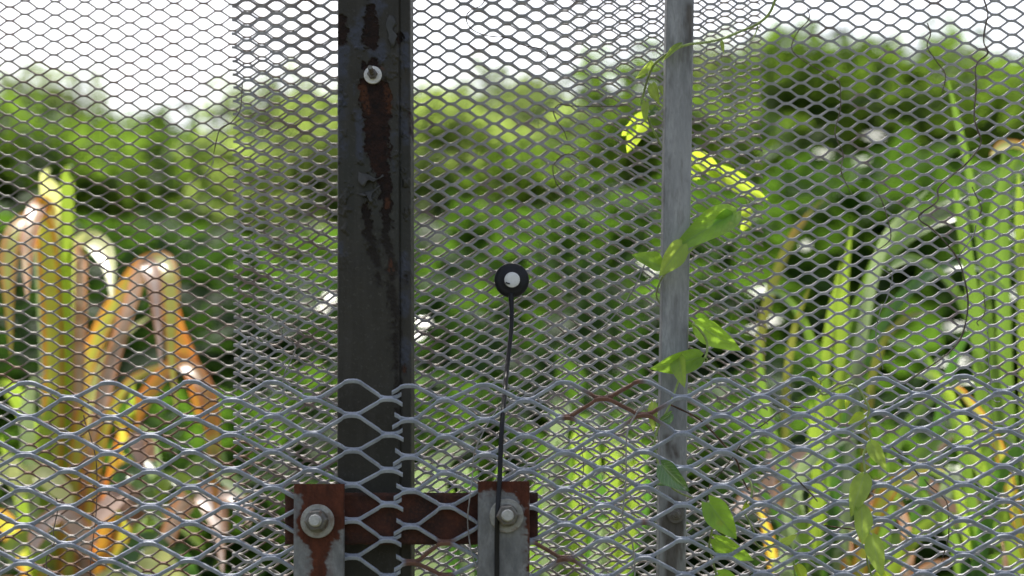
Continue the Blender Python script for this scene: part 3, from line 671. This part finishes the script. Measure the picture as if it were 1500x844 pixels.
# curly tendril vine
v = empty('climbing_vine', P(1120, 790, 1.51), 'thin curly vine with small yellow green leaves between pale post and hanging vine', 'vine')
vstem(v, [(1092, 698, 1.52), (1100, 708, 1.515), (1101, 725, 1.51), (1092, 738, 1.51), (1089, 748, 1.515), (1096, 762, 1.51), (1104, 778, 1.51), (1106, 793, 1.515), (1118, 803, 1.52), (1135, 797, 1.515), (1150, 794, 1.51), (1160, 806, 1.51), (1163, 825, 1.51), (1164, 850, 1.51), (1164, 900, 1.51)], 1.25)
vleaf(v, (1095, 738), (1088, 752), 9, 1.508, 1.505, 'vine_lime', .4); vleaf(v, (1144, 795), (1168, 783), 14, 1.505, 1.50, 'vine_pale', .5, .4)
vleaf(v, (1167, 828), (1180, 856), 18, 1.505, 1.50, 'vine_lime', .5, -.4)
# hanging vine at right
v = empty('climbing_vine', P(1268, 700, 1.5), 'vine hanging with a row of long pale leaves in the right hand mesh', 'vine')
vstem(v, [(1190, 560, 1.53), (1199, 572, 1.525), (1207, 578, 1.525), (1222, 572, 1.52), (1240, 564, 1.51), (1255, 567, 1.50), (1267, 585, 1.497), (1273, 600, 1.497), (1269, 622, 1.50), (1276, 645, 1.50), (1265, 665, 1.497), (1267, 695, 1.492), (1262, 742, 1.492), (1274, 785, 1.493), (1270, 820, 1.495), (1278, 850, 1.50), (1284, 900, 1.50)], 1.5)
vstem(v, [(1199, 572, 1.525), (1202, 560, 1.52), (1212, 552, 1.52), (1218, 548, 1.52)], .9, 'vine_stem', 'tendril')
vleaf(v, (1203, 568), (1190, 551), 9, 1.522, 1.518, 'vine_lime', .5); vleaf(v, (1243, 577), (1239, 601), 9, 1.512, 1.51, 'vine_lime', .4)
vleaf(v, (1265, 607), (1242, 621), 14, 1.495, 1.49, 'vine_lime', .5, .4); vleaf(v, (1275, 647), (1298, 688), 22, 1.49, 1.486, 'vine_pale', .5, .3, .1, .4)
vleaf(v, (1266, 695), (1246, 757), 30, 1.485, 1.48, 'vine_pale', .4, .3, .08, .4, .1); vleaf(v, (1271, 697), (1274, 722), 10, 1.49, 1.487, 'vine_pale', .5, -.5)
vleaf(v, (1262, 741), (1264, 798), 32, 1.484, 1.478, 'vine_pale', .4, -.35, .08, .4, -.1); vleaf(v, (1277, 784), (1292, 846), 28, 1.484, 1.478, 'vine_pale', .4, .3, .08, .35)
vleaf(v, (1282, 842), (1312, 856), 18, 1.49, 1.485, 'vine_lime', .4, .2)

# ------------------------------------------------------------------ strap leaved plants behind the mesh
def strap(parent, pts, wd, mat, label=None, name='leaf', fold=.22, lean=52, taper=.8):
    pp = [P(*p) for p in pts]
    if pts[0][1] == 1000: pp.insert(0, Vector((parent.location.x + (pp[0].x - parent.location.x) * .35, pts[0][2], 0)))   # rooted in the soil
    q = catmull(pp, 7); n = len(q); V = []; UV = []; prev = None
    tl = math.tan(R(lean)); Ym = pts[0][2]
    for i, p in enumerate(q):
        t = (q[min(i + 1, n - 1)] - q[max(i - 1, 0)]).normalized(); u = i / (n - 1)
        w = Vector((-t.z, 0, t.x))
        if w.length < 1e-4: w = prev.copy()
        w.normalize()
        if prev is not None and w.dot(prev) < 0: w = -w
        prev = w.copy()
        W_ = Vector((w.x, tl * w.z, w.z)); W_ -= t * W_.dot(t)
        W_ = W_.normalized() * max(1, .9)
        nn = t.cross(W_).normalized()
        if nn.y > 0: nn = -nn
        tp = min(1, (1 - u) / (1 - taper) * .92 + .08) if u > taper else 1
        h = wd * Ym / F / 2 * tp * (1 + .25 * (1 - u))
        stretch = 1 / max(.45, math.hypot(W_.x, W_.z))
        for vv in (-1, -.5, 0, .5, 1):
            V.append(p + W_ * (vv * h * min(stretch, 1.6)) + nn * (fold * h * (abs(vv) - .5))); UV.append((u, vv))
    Fc = [(i * 5 + k, (i + 1) * 5 + k, (i + 1) * 5 + k + 1, i * 5 + k + 1) for i in range(n - 1) for k in range(4)]
    o = mesh(name, V, Fc, M[mat], parent, True, UV)
    if label: o['label'] = label
    return o
def zl(l, Y, dz=0):
    """pixel path -> path with depth; the tip part leans towards the camera"""
    n = len(l); return [(x, y, Y - dz * (k / (n - 1)) ** 2) for k, (x, y) in enumerate(l)]
Yl = 2.55
pl = empty('strap_leaved_plant', Vector((P(95, 900, Yl).x, Yl, 0)), 'big strap leaved plant with bent orange and yellow leaves at left behind the mesh', 'plant')
L_ = [
 ([(82, 1000), (84, 700), (82, 560), (79, 400), (76, 310), (74, 272), (71, 256), (64, 254)], 29, 'strap_lemon', .12),
 ([(98, 1000), (97, 700), (97, 560), (97, 400), (99, 280), (100, 250), (106, 244)], 19, 'strap_lime', .1),
 ([(66, 1000), (70, 700), (72, 560), (66, 420), (60, 340), (62, 306), (76, 300)], 22, 'strap_grey', .1),
 ([(70, 1000), (76, 700), (78, 520), (72, 400), (66, 345), (54, 322), (36, 324), (20, 345), (12, 385), (13, 440), (16, 520)], 27, 'strap_yellow', .2),
 ([(80, 1000), (82, 640), (80, 420), (76, 330), (68, 302), (56, 302), (46, 330), (40, 380), (40, 440)], 24, 'strap_orange', .25),
 ([(100, 1000), (104, 700), (108, 540), (108, 430), (112, 375), (128, 352), (146, 362), (160, 392), (164, 438)], 30, 'strap_lemon', .22),
 ([(112, 1000), (114, 700), (116, 560), (118, 450), (119, 385), (116, 362), (108, 356)], 17, 'strap_pink', .1),
 ([(104, 1000), (108, 720), (116, 580), (140, 505), (165, 452), (190, 412), (212, 386), (236, 381), (246, 400), (250, 450), (251, 520), (258, 600)], 26, 'strap_yellow', .25),
 ([(120, 1000), (124, 800), (150, 590), (180, 480), (196, 430), (205, 396), (216, 386), (224, 410), (231, 470), (236, 540)], 22, 'strap_pink', .2),
 ([(110, 1000), (112, 760), (122, 640), (148, 545), (180, 495), (222, 462)], 18, 'strap_lemon', .1),
 ([(120, 1000), (126, 800), (150, 640), (190, 562), (246, 532)], 17, 'strap_yellow', .1),
 ([(130, 1000), (150, 800), (185, 640), (230, 560), (262, 532), (286, 546), (306, 590), (314, 680), (316, 760)], 24, 'strap_orange', .2),
 ([(246, 440), (256, 480), (272, 520), (286, 560), (292, 620)], 22, 'strap_orange', .0),
 ([(84, 1000), (70, 800), (52, 660), (30, 590), (6, 566), (-20, 580)], 22, 'strap_lime', .15),
 ([(90, 1000), (64, 820), (48, 700), (40, 610), (52, 560), (66, 545)], 20, 'strap_grey', .1),
 ([(100, 1000), (96, 840), (72, 740), (66, 640), (84, 570)], 26, 'strap_lime', .1),
 ([(60, 1000), (58, 860), (40, 760), (22, 700), (0, 640)], 20, 'strap_lime', .1),
 ([(80, 1000), (60, 880), (34, 810), (0, 760), (-30, 760)], 26, 'strap_yellow', .12),
 ([(118, 1000), (130, 880), (160, 760), (186, 660), (196, 560)], 24, 'strap_lime', .1),
 ([(110, 1000), (132, 900), (176, 800), (190, 720), (180, 640), (168, 600)], 18, 'strap_yellow', .15),
 ([(124, 1000), (160, 880), (210, 790), (226, 700), (214, 640), (190, 640), (176, 690)], 20, 'strap_grey', .15),
 ([(98, 1000), (100, 850), (108, 720), (118, 620), (124, 575)], 22, 'strap_yellow', .05),
 ([(120, 1000), (150, 900), (190, 850), (216, 800), (222, 740)], 28, 'strap_green', .1),
 ([(74, 1000), (56, 900), (26, 860), (-10, 850)], 22, 'strap_pink', .1),
 ([(128, 1000), (170, 900), (230, 820), (270, 735), (296, 728), (318, 770), (326, 840)], 24, 'strap_pink', .2),
]
for l, w, mname, dz in L_:
    lab = {'strap_orange': 'orange drying leaf', 'strap_brown': 'brown dried leaf', 'strap_pink': 'pale pinkish dead leaf', 'strap_grey': 'greyish fading leaf'}.get(mname)
    strap(pl, zl(l, Yl + random.uniform(-.06, .06), dz), w, mname, lab)
rn = random.Random(5)
for k in range(32):                      # dead hanging leaves at its foot
    x = rn.uniform(-10, 345); y = rn.uniform(640, 850) if x < 330 else rn.uniform(720, 850)
    if x < 140 and rn.random() < .6: continue
    a = rn.uniform(-1.2, 1.2); ln = rn.uniform(50, 120)
    l = [(x - math.sin(a) * ln * .5, y + ln * .4), (x, y), (x + math.sin(a) * ln * .4 + rn.uniform(-15, 15), y + rn.uniform(-10, 30)), (x + math.sin(a) * ln * .8, y + rn.uniform(30, 70))]
    strap(pl, zl(l, Yl - .05 + rn.uniform(-.2, .15), .05), rn.uniform(16, 30), *(rn.choice([('dry', 'dead leaf hanging at the foot', 'dead_leaf'), ('strap_pink', 'pale dead leaf hanging at the foot', 'dead_leaf'), ('strap_lime', None, 'leaf'), ('strap_lemon', None, 'leaf'), ('strap_green', None, 'leaf'), ('strap_deep', None, 'leaf')])))
Yr = 2.15
pr = empty('strap_leaved_plant', Vector((P(1440, 900, Yr).x, Yr, 0)), 'tall plant of upright bright green strap leaves at far right behind the mesh', 'plant')
R_ = [
 ([(1452, 1000), (1446, 800), (1438, 600), (1428, 470), (1415, 370), (1398, 270)], 25, 'strap_green', .05),
 ([(1490, 1000), (1482, 800), (1466, 620), (1450, 480), (1438, 380), (1420, 260), (1405, 190), (1388, 116)], 15, 'strap_green', .05),
 ([(1490, 1000), (1484, 800), (1476, 640), (1470, 480), (1468, 360), (1470, 220)], 28, 'strap_green', 0),
 ([(1510, 1000), (1508, 800), (1502, 600), (1496, 420), (1492, 250)], 22, 'strap_lime', .02),
 ([(1520, 1000), (1524, 800), (1528, 560), (1524, 380), (1510, 240), (1480, 212), (1450, 228)], 26, 'strap_yellow', .1),
 ([(1460, 1000), (1456, 800), (1448, 660), (1440, 560), (1442, 440), (1462, 300), (1500, 215)], 24, 'strap_green', .05),
 ([(1440, 1000), (1430, 800), (1400, 620), (1350, 520), (1300, 500)], 22, 'strap_green', .12),
 ([(1440, 1000), (1436, 900), (1420, 800), (1400, 720), (1360, 690)], 24, 'strap_lime', .1),
 ([(1420, 1000), (1430, 860), (1446, 760), (1470, 690), (1510, 640)], 26, 'strap_deep', .1),
 ([(1500, 1000), (1500, 900), (1480, 800), (1440, 700), (1400, 600), (1370, 556), (1340, 552)], 26, 'strap_lime', .15),
 ([(1530, 1000), (1510, 860), (1490, 760), (1460, 650), (1420, 590), (1396, 566)], 24, 'strap_yellow', .12),
 ([(1500, 1000), (1490, 800), (1450, 560), (1400, 430), (1340, 380), (1300, 396)], 22, 'strap_green', .12),
 ([(1420, 1000), (1410, 860), (1390, 780), (1352, 730), (1310, 716)], 24, 'strap_green', .12),
]
for l, w, mname, dz in R_: strap(pr, zl(l, Yr + random.uniform(-.07, .07), dz), w * .72, mname, None, 'leaf', .35, 52, .9)
pr = empty('strap_leaved_plant', Vector((P(1240, 900, Yr + .1).x, Yr + .1, 0)), 'arching plant of green and yellowing strap leaves behind the hanging vine', 'plant')
R2 = [
 ([(1215, 1000), (1220, 760), (1244, 600), (1290, 480), (1350, 410), (1420, 390), (1480, 430)], 20, 'strap_deep', .12),
 ([(1225, 1000), (1226, 760), (1215, 600), (1180, 480), (1140, 430), (1105, 440)], 18, 'strap_green', .12),
 ([(1255, 1000), (1280, 820), (1330, 690), (1400, 630), (1470, 640), (1510, 700)], 22, 'strap_green', .12),
 ([(1190, 1000), (1170, 840), (1130, 740), (1070, 690)], 20, 'strap_deep', .1),
 ([(1200, 1000), (1206, 800), (1216, 640), (1240, 500), (1276, 410), (1330, 350), (1400, 320), (1450, 340)], 18, 'strap_green', .1),
 ([(1300, 1000), (1330, 800), (1370, 640), (1400, 520), (1440, 470)], 18, 'strap_deep', .1),
 ([(1250, 1000), (1270, 820), (1310, 660), (1370, 580), (1420, 560), (1460, 590)], 18, 'strap_green', .1),
 ([(1160, 1000), (1158, 800), (1150, 620), (1160, 500), (1186, 420)], 14, 'strap_olive', .1),
 ([(1238, 1000), (1234, 800), (1231, 650), (1231, 520), (1236, 430), (1247, 330)], 21, 'strap_lime', .03),
 ([(1190, 1000), (1192, 800), (1198, 660), (1208, 540), (1220, 450), (1232, 385)], 18, 'strap_lime', .03),
 ([(1216, 1000), (1222, 800), (1236, 620), (1256, 480), (1282, 390), (1320, 340), (1372, 300), (1420, 290)], 22, 'strap_green', .1),
 ([(1230, 1000), (1236, 800), (1250, 600), (1268, 460), (1290, 370), (1318, 322), (1366, 272)], 20, 'strap_grey', .12),
 ([(1180, 1000), (1160, 800), (1130, 640), (1112, 540), (1120, 460), (1150, 370), (1180, 320), (1212, 288)], 17, 'strap_olive', .1),
 ([(1200, 1000), (1190, 840), (1150, 700), (1120, 600), (1112, 500)], 22, 'strap_green', .05),
 ([(1260, 1000), (1262, 800), (1270, 620), (1290, 510), (1330, 466), (1362, 458)], 15, 'strap_olive', .1),
 ([(1180, 1000), (1178, 860), (1170, 760), (1150, 680), (1120, 655)], 24, 'strap_grey', .1),
 ([(1150, 1000), (1150, 850), (1160, 740), (1186, 676), (1250, 640)], 26, 'strap_grey', .12),
 ([(1210, 1000), (1212, 860), (1206, 760), (1190, 660), (1188, 590)], 20, 'strap_lime', .05),
 ([(1244, 1000), (1256, 850), (1290, 740), (1340, 690), (1390, 690)], 26, 'strap_yellow', .1),
 ([(1236, 1000), (1230, 860), (1216, 780), (1212, 700)], 24, 'strap_green', .05),
 ([(1140, 1000), (1138, 880), (1126, 790), (1106, 730)], 20, 'strap_yellow', .06),
 ([(1270, 1000), (1290, 880), (1330, 800), (1380, 760), (1430, 766)], 24, 'strap_lime', .1),
 ([(1280, 1000), (1300, 900), (1350, 840), (1400, 820)], 24, 'strap_pink', .1),
 ([(1220, 1000), (1240, 880), (1290, 800), (1310, 700), (1296, 640), (1260, 600)], 22, 'strap_green', .12),
 ([(1300, 1000), (1320, 900), (1330, 800), (1310, 730), (1280, 700)], 22, 'strap_pink', .12),
]
for l, w, mname, dz in R2:
    strap(pr, zl(l, Yr + .1 + random.uniform(-.07, .07), dz), w * .74, mname, {'strap_pink': 'pale dead leaf', 'strap_yellow': 'yellowing leaf', 'strap_olive': 'brownish yellow old leaf'}.get(mname))
for k in range(14):
    x = rn.uniform(1130, 1480); y = rn.uniform(640, 840); a = rn.uniform(-1.2, 1.2); ln = rn.uniform(60, 120)
    l = [(x - math.sin(a) * ln * .6, y + ln * .5), (x, y), (x + math.sin(a) * ln * .6, y - rn.uniform(0, 30)), (x + math.sin(a) * ln, y + rn.uniform(0, 40))]
    strap(pr, zl(l, Yr + .25 + rn.uniform(-.1, .15), .05), rn.uniform(14, 24), rn.choice(['strap_yellow', 'strap_green', 'strap_pink', 'dry', 'strap_grey']), None, 'leaf')
Ym = 2.3
pm = empty('strap_leaved_plant', Vector((P(800, 900, Ym).x, Ym, 0)), 'low lime green plant behind the mesh between cable and pale post', 'plant')
for k in range(22):
    x = rn.uniform(625, 965); top = rn.uniform(600, 720) if x > 780 else rn.uniform(650, 760); bx = 800 + (x - 800) * .6
    l = [(bx, 1000), (bx + (x - bx) * .5, 860), (x, (top + 800) / 2), (x + rn.uniform(-12, 12), top)]
    if rn.random() < .4: l += [(x + rn.choice([-1, 1]) * rn.uniform(18, 40), top + rn.uniform(-6, 20))]
    strap(pm, zl(l, Ym + rn.uniform(-.15, .15), .1), rn.uniform(13, 24), ('strap_lime' if 815 < x < 940 and k % 3 else rn.choice(['strap_green', 'strap_deep', 'strap_deep', 'strap_green'])))
for l in ([(640, 900), (640, 720), (654, 672), (690, 650)], [(610, 860), (616, 720), (628, 684), (660, 668)], [(690, 900), (688, 740), (680, 700), (664, 690)], [(800, 900), (812, 690), (822, 610), (836, 600)], [(876, 900), (880, 800), (884, 760)]):
    strap(pm, zl(l, Ym - .1, .1), 24, 'strap_grey', 'pale greyish leaf with the highlight put into its colour')  # pale leaf colour stands in for white highlights here

# ------------------------------------------------------------------ trees and shrubs
def crown_geo(seed, rx, ry, rz, nclump, per, leaf, csz):
    r = np.random.default_rng(seed)
    d = r.normal(size=(nclump, 3)); d /= np.linalg.norm(d, axis=1)[:, None]
    rad = r.random(nclump) ** .36
    lump = 1 + .16 * np.sin(d[:, 0] * 3.1 + seed) * np.cos(d[:, 1] * 2.7 - seed) + .12 * np.sin(d[:, 2] * 5 + seed * 2)
    c = d * (rad * lump)[:, None] * np.array([rx, ry, rz])
    cs = csz * r.uniform(.6, 1.35, nclump)
    pos = np.repeat(c, per, 0) + np.clip(r.normal(size=(nclump * per, 3)), -1.5, 1.5) * np.repeat(cs, per)[:, None] * np.array([1, 1, .55]) * .5
    n = len(pos)
    nr = r.normal(size=(n, 3)) * .75 + np.array([0, 0, .75]); nr /= np.linalg.norm(nr, axis=1)[:, None]
    a = np.cross(nr, r.normal(size=(n, 3))); a /= np.linalg.norm(a, axis=1)[:, None]; b = np.cross(nr, a)
    s = leaf * r.uniform(.6, 1.3, n)[:, None]
    V = np.stack([pos - a * s, pos + b * s * .42 + nr * s * .1, pos + a * s, pos - b * s * .42 + nr * s * .1], 1).reshape(-1, 3)
    Fc = np.arange(n * 4).reshape(-1, 4)
    return V, Fc
def wood_geo(seed, h, r0, rx, rz, cz, nb=7):
    r = random.Random(seed); V = []; Fc = []
    def add(pts, ra):
        v, f = tube_geo(pts, ra, 7); b = len(V); V.extend(v); Fc.extend(tuple(k + b for k in q) for q in f)
    top = [Vector((0, 0, -.1)), Vector((.05, 0, h * .3)), Vector((r.uniform(-.15, .15), r.uniform(-.1, .1), h * .6)), Vector((r.uniform(-.2, .2), 0, h * .9))]
    add(catmull(top, 4), lambda t: r0 * (1 - .8 * t))
    for k in range(nb):
        a = 2 * math.pi * k / nb + r.uniform(-.3, .3); z = h * r.uniform(.3, .7)
        add(catmull([Vector((0, 0, z)), Vector((math.cos(a) * rx * .35, math.sin(a) * rx * .35, z + rz * .3)), Vector((math.cos(a) * rx * .75, math.sin(a) * rx * .75, z + rz * r.uniform(.3, .8)))], 4), lambda t: r0 * .4 * (1 - .8 * t))
    return V, Fc
def me_from(name, V, Fc, mat, smooth=False):
    me = bpy.data.meshes.new(name); me.from_pydata([tuple(v) for v in V], [], [tuple(int(k) for k in f) for f in Fc]); me.materials.append(mat); return me
TV = []
for k, (nc, per, lf, mt) in enumerate([(250, 60, .105, 'tree_leaf'), (240, 60, .12, 'tree_leaf_light'), (270, 56, .095, 'tree_leaf')]):
    TV.append((me_from('crown', *crown_geo(k + 3, 1.6, 1.4, 1.1, nc, per, lf, .36), M[mt]), me_from('trunk', *wood_geo(k + 1, 3.0, .13, 1.5, 1.3, 2.8), M['bark'])))
SV = []
for k, (mt, lf) in enumerate([('shrub_leaf', .055), ('shrub_dark', .06), ('shrub_leaf', .075)]):
    SV.append((me_from('foliage', *crown_geo(k + 21, .95, .8, .75, 170, 44, lf * 1.25, .26), M[mt]), me_from('stem', *wood_geo(k + 9, 1.2, .04, .7, .7, 1.1, 6), M['bark'])))
def plant_tree(px, Y, ytop, k, sx, label, kind='tree'):
    """a tree standing at distance Y whose top the photograph shows at row ytop"""
    t_ = P(px, ytop, Y); crown, wood = (TV if kind == 'tree' else SV)[k]
    H = t_.z; base = 4.0 if kind == 'tree' else 1.95
    e = empty('tree' if kind == 'tree' else 'shrub', Vector((t_.x, Y, 0)), label, kind, 'trees behind the fence' if kind == 'tree' else 'shrubs behind the fence')
    s = H / base; rz = random.uniform(0, 6.28)
    for nm, me, z in ((('crown' if kind == 'tree' else 'foliage'), crown, 2.7 if kind == 'tree' else 1.1), (('trunk' if kind == 'tree' else 'stem'), wood, 0)):
        o = bpy.data.objects.new(nm, me); COL.objects.link(o); o.parent = e
        o.location = (0, 0, z * s); o.scale = (s * sx, s * sx, s); o.rotation_euler = (0, 0, rz)
    return e
trees = [(-90, 14, 70, 0, 1.05, 'bushy tree filling the skyline at the left edge'), (110, 15, 128, 0, .95, 'tree just right of the left edge tree'), (255, 17, 190, 2, .9, 'lower dark tree in the dip of the skyline'),
         (410, 15, 172, 1, 1.0, 'pale green tree just left of the dark post'), (560, 18, 165, 1, 1.1, 'tree mostly hidden by the dark post'), (690, 15, 175, 1, 1.0, 'light green tree right of the dark post'), (835, 17, 190, 1, .9, 'lower light tree half way between the posts'),
         (960, 15, 130, 0, 1.1, 'tall tree behind the pale post'), (1110, 14, 66, 2, 1.0, 'tall dark tree just right of the pale post'), (1275, 15, 46, 0, 1.0, 'tallest tree over the right hand mesh'), (1405, 16, 70, 2, 1.0, 'round dark tree left of the right edge'), (1550, 14, 48, 0, 1.1, 'tree filling the right edge of the skyline')]
ridge = [(-2500, 110), (-600, 84), (0, 98), (60, 108), (130, 126), (200, 146), (280, 148), (340, 126), (410, 106), (480, 98), (600, 92), (690, 87), (760, 89), (820, 106), (850, 110), (880, 97), (940, 82), (1010, 66), (1100, 54), (1180, 56), (1240, 57), (1275, 40), (1305, 56), (1340, 46), (1400, 56), (1460, 52), (1500, 40), (2200, 60), (3800, 100)]
r = np.random.default_rng(77); nc = 2600
rx = r.uniform(-26, 26, nc); ry = 24 + 10 * r.random(nc) ** .8
ppx = 750 + F * rx / ry * .985
hz = np.interp(ppx, [q[0] for q in ridge], [q[1] for q in ridge])
top = PN(ppx, hz, 34.0)[:, 2]
cz = (top - .45) * (.30 + .70 * (ry - 24) / 10) * (1 + .06 * np.sin(rx * 1.7 + ry)) - r.random(nc) * .5
ry_ = ry; per = 26
c = np.stack([rx, ry_, cz], 1)
pos = np.repeat(c, per, 0) + np.clip(r.normal(size=(nc * per, 3)), -1.6, 1.6) * np.array([.36, .36, .24])
n_ = len(pos); nr = r.normal(size=(n_, 3)) * .8 + np.array([0, -.25, .7]); nr /= np.linalg.norm(nr, axis=1)[:, None]
a_ = np.cross(nr, r.normal(size=(n_, 3))); a_ /= np.linalg.norm(a_, axis=1)[:, None]; b_ = np.cross(nr, a_); sl = .17 * r.uniform(.6, 1.3, n_)[:, None]
V = np.stack([pos - a_ * sl, pos + b_ * sl * .5, pos + a_ * sl, pos - b_ * sl * .5], 1).reshape(-1, 3)
me = bpy.data.meshes.new('wood'); me.from_pydata(V.tolist(), [], np.arange(n_ * 4).reshape(-1, 4).tolist()); me.materials.append(M['wood'])
tag(link('wood', me), 'far wooded ridge under the pale sky', 'wood', None, 'stuff')
for tr in trees: plant_tree(*tr)
shr = [(-40, 7.5, 330, 1, 'dark shrub at the left edge behind the orange plant'), (120, 8.5, 290, 0, 'green shrub behind the orange plant'), (290, 7.0, 320, 1, 'dark shrub left of the mesh edge'), (430, 8.0, 360, 0, 'shrub just left of the dark post'),
       (600, 6.5, 400, 1, 'dark shrub behind the dark post'), (720, 8.0, 330, 2, 'broad leaved shrub behind the rubber disc'), (860, 6.8, 350, 1, 'dark shrub between disc and pale post'), (980, 8.0, 300, 0, 'shrub behind the pale post'),
       (1130, 7.0, 300, 2, 'sunny shrub right of the pale post'), (1280, 8.5, 230, 0, 'bright shrub behind the hanging vine'), (1420, 7.5, 250, 2, 'broad leaved shrub behind the far right plant'), (1550, 7.0, 300, 0, 'shrub at the right edge'),
       (200, 5.2, 520, 0, 'low shrub beside the orange plant'), (520, 4.8, 560, 1, 'low dark shrub behind the rusty plate'), (900, 5.0, 540, 0, 'low shrub behind the lime plant'), (1330, 5.0, 520, 1, 'low dark shrub under the hanging vine'), (1100, 5.2, 540, 1, 'low dark shrub beside the arching plant')]
for px, Y, yt, k, lab in shr: plant_tree(px, Y, yt, k, 1.25, lab, 'shrub')

# glossy leaves added to the shrubs, turned to mirror the sun as bright spots
M['glint'] = leafmat('added_glint_leaf', (.30, .36, .26), (.2, .3, .1), .16, .15, None, None, .2, 30, 1.0)
hv = (sd + Vector((0, -1, .05)).normalized()).normalized()
for px, py, Y, r_, host in [(1281, 199, 6.6, .026, 'bright shrub behind the hanging vine'), (1118, 426, 5.0, .026, 'sunny shrub right of the pale post'), (1205, 225, 6.5, .022, 'sunny shrub right of the pale post'), (1262, 236, 6.5, .018, 'bright shrub behind the hanging vine'),
        (1400, 478, 4.6, .02, 'low dark shrub under the hanging vine'), (1396, 530, 4.6, .026, 'low dark shrub under the hanging vine'), (1492, 342, 4.6, .02, 'shrub at the right edge'), (1486, 432, 4.6, .016, 'shrub at the right edge'), (484, 436, 4.5, .018, 'shrub just left of the dark post'),
        (474, 452, 4.5, .013, 'shrub just left of the dark post'), (622, 472, 4.5, .014, 'dark shrub behind the dark post'), (612, 492, 4.5, .012, 'dark shrub behind the dark post'), (1180, 360, 5, .014, 'sunny shrub right of the pale post'), (945, 384, 5, .014, 'shrub behind the pale post'), (955, 396, 5, .014, 'shrub behind the pale post'), (1128, 470, 5, .02, 'sunny shrub right of the pale post'), (1106, 482, 5, .016, 'sunny shrub right of the pale post')]:
    e = next(o for o in bpy.data.objects if o.get('label') == host)
    c = P(px, py, Y); a = hv.orthogonal().normalized(); q = Quaternion(hv, random.uniform(0, 6)); a = q @ a; b_ = hv.cross(a)
    V = [c - a * r_ * 1.5]; n_ = 8
    for k in range(1, n_):
        u = k / n_; w_ = r_ * .75 * math.sin(math.pi * u) ** .8
        V += [c + a * r_ * 1.5 * (2 * u - 1) - b_ * w_ - hv * .05 * w_, c + a * r_ * 1.5 * (2 * u - 1) + b_ * w_ - hv * .05 * w_]
    V.append(c + a * r_ * 1.5)
    Fc = [(0, 1, 2)] + [(2 * k - 1, 2 * k + 1, 2 * k + 2, 2 * k) for k in range(1, n_ - 1)] + [(2 * n_ - 3, 2 * n_ - 1, 2 * n_ - 2)]
    mesh('leaf', V, Fc, M['glint'], e, True)['label'] = 'added glossy leaf turned to mirror the sun'
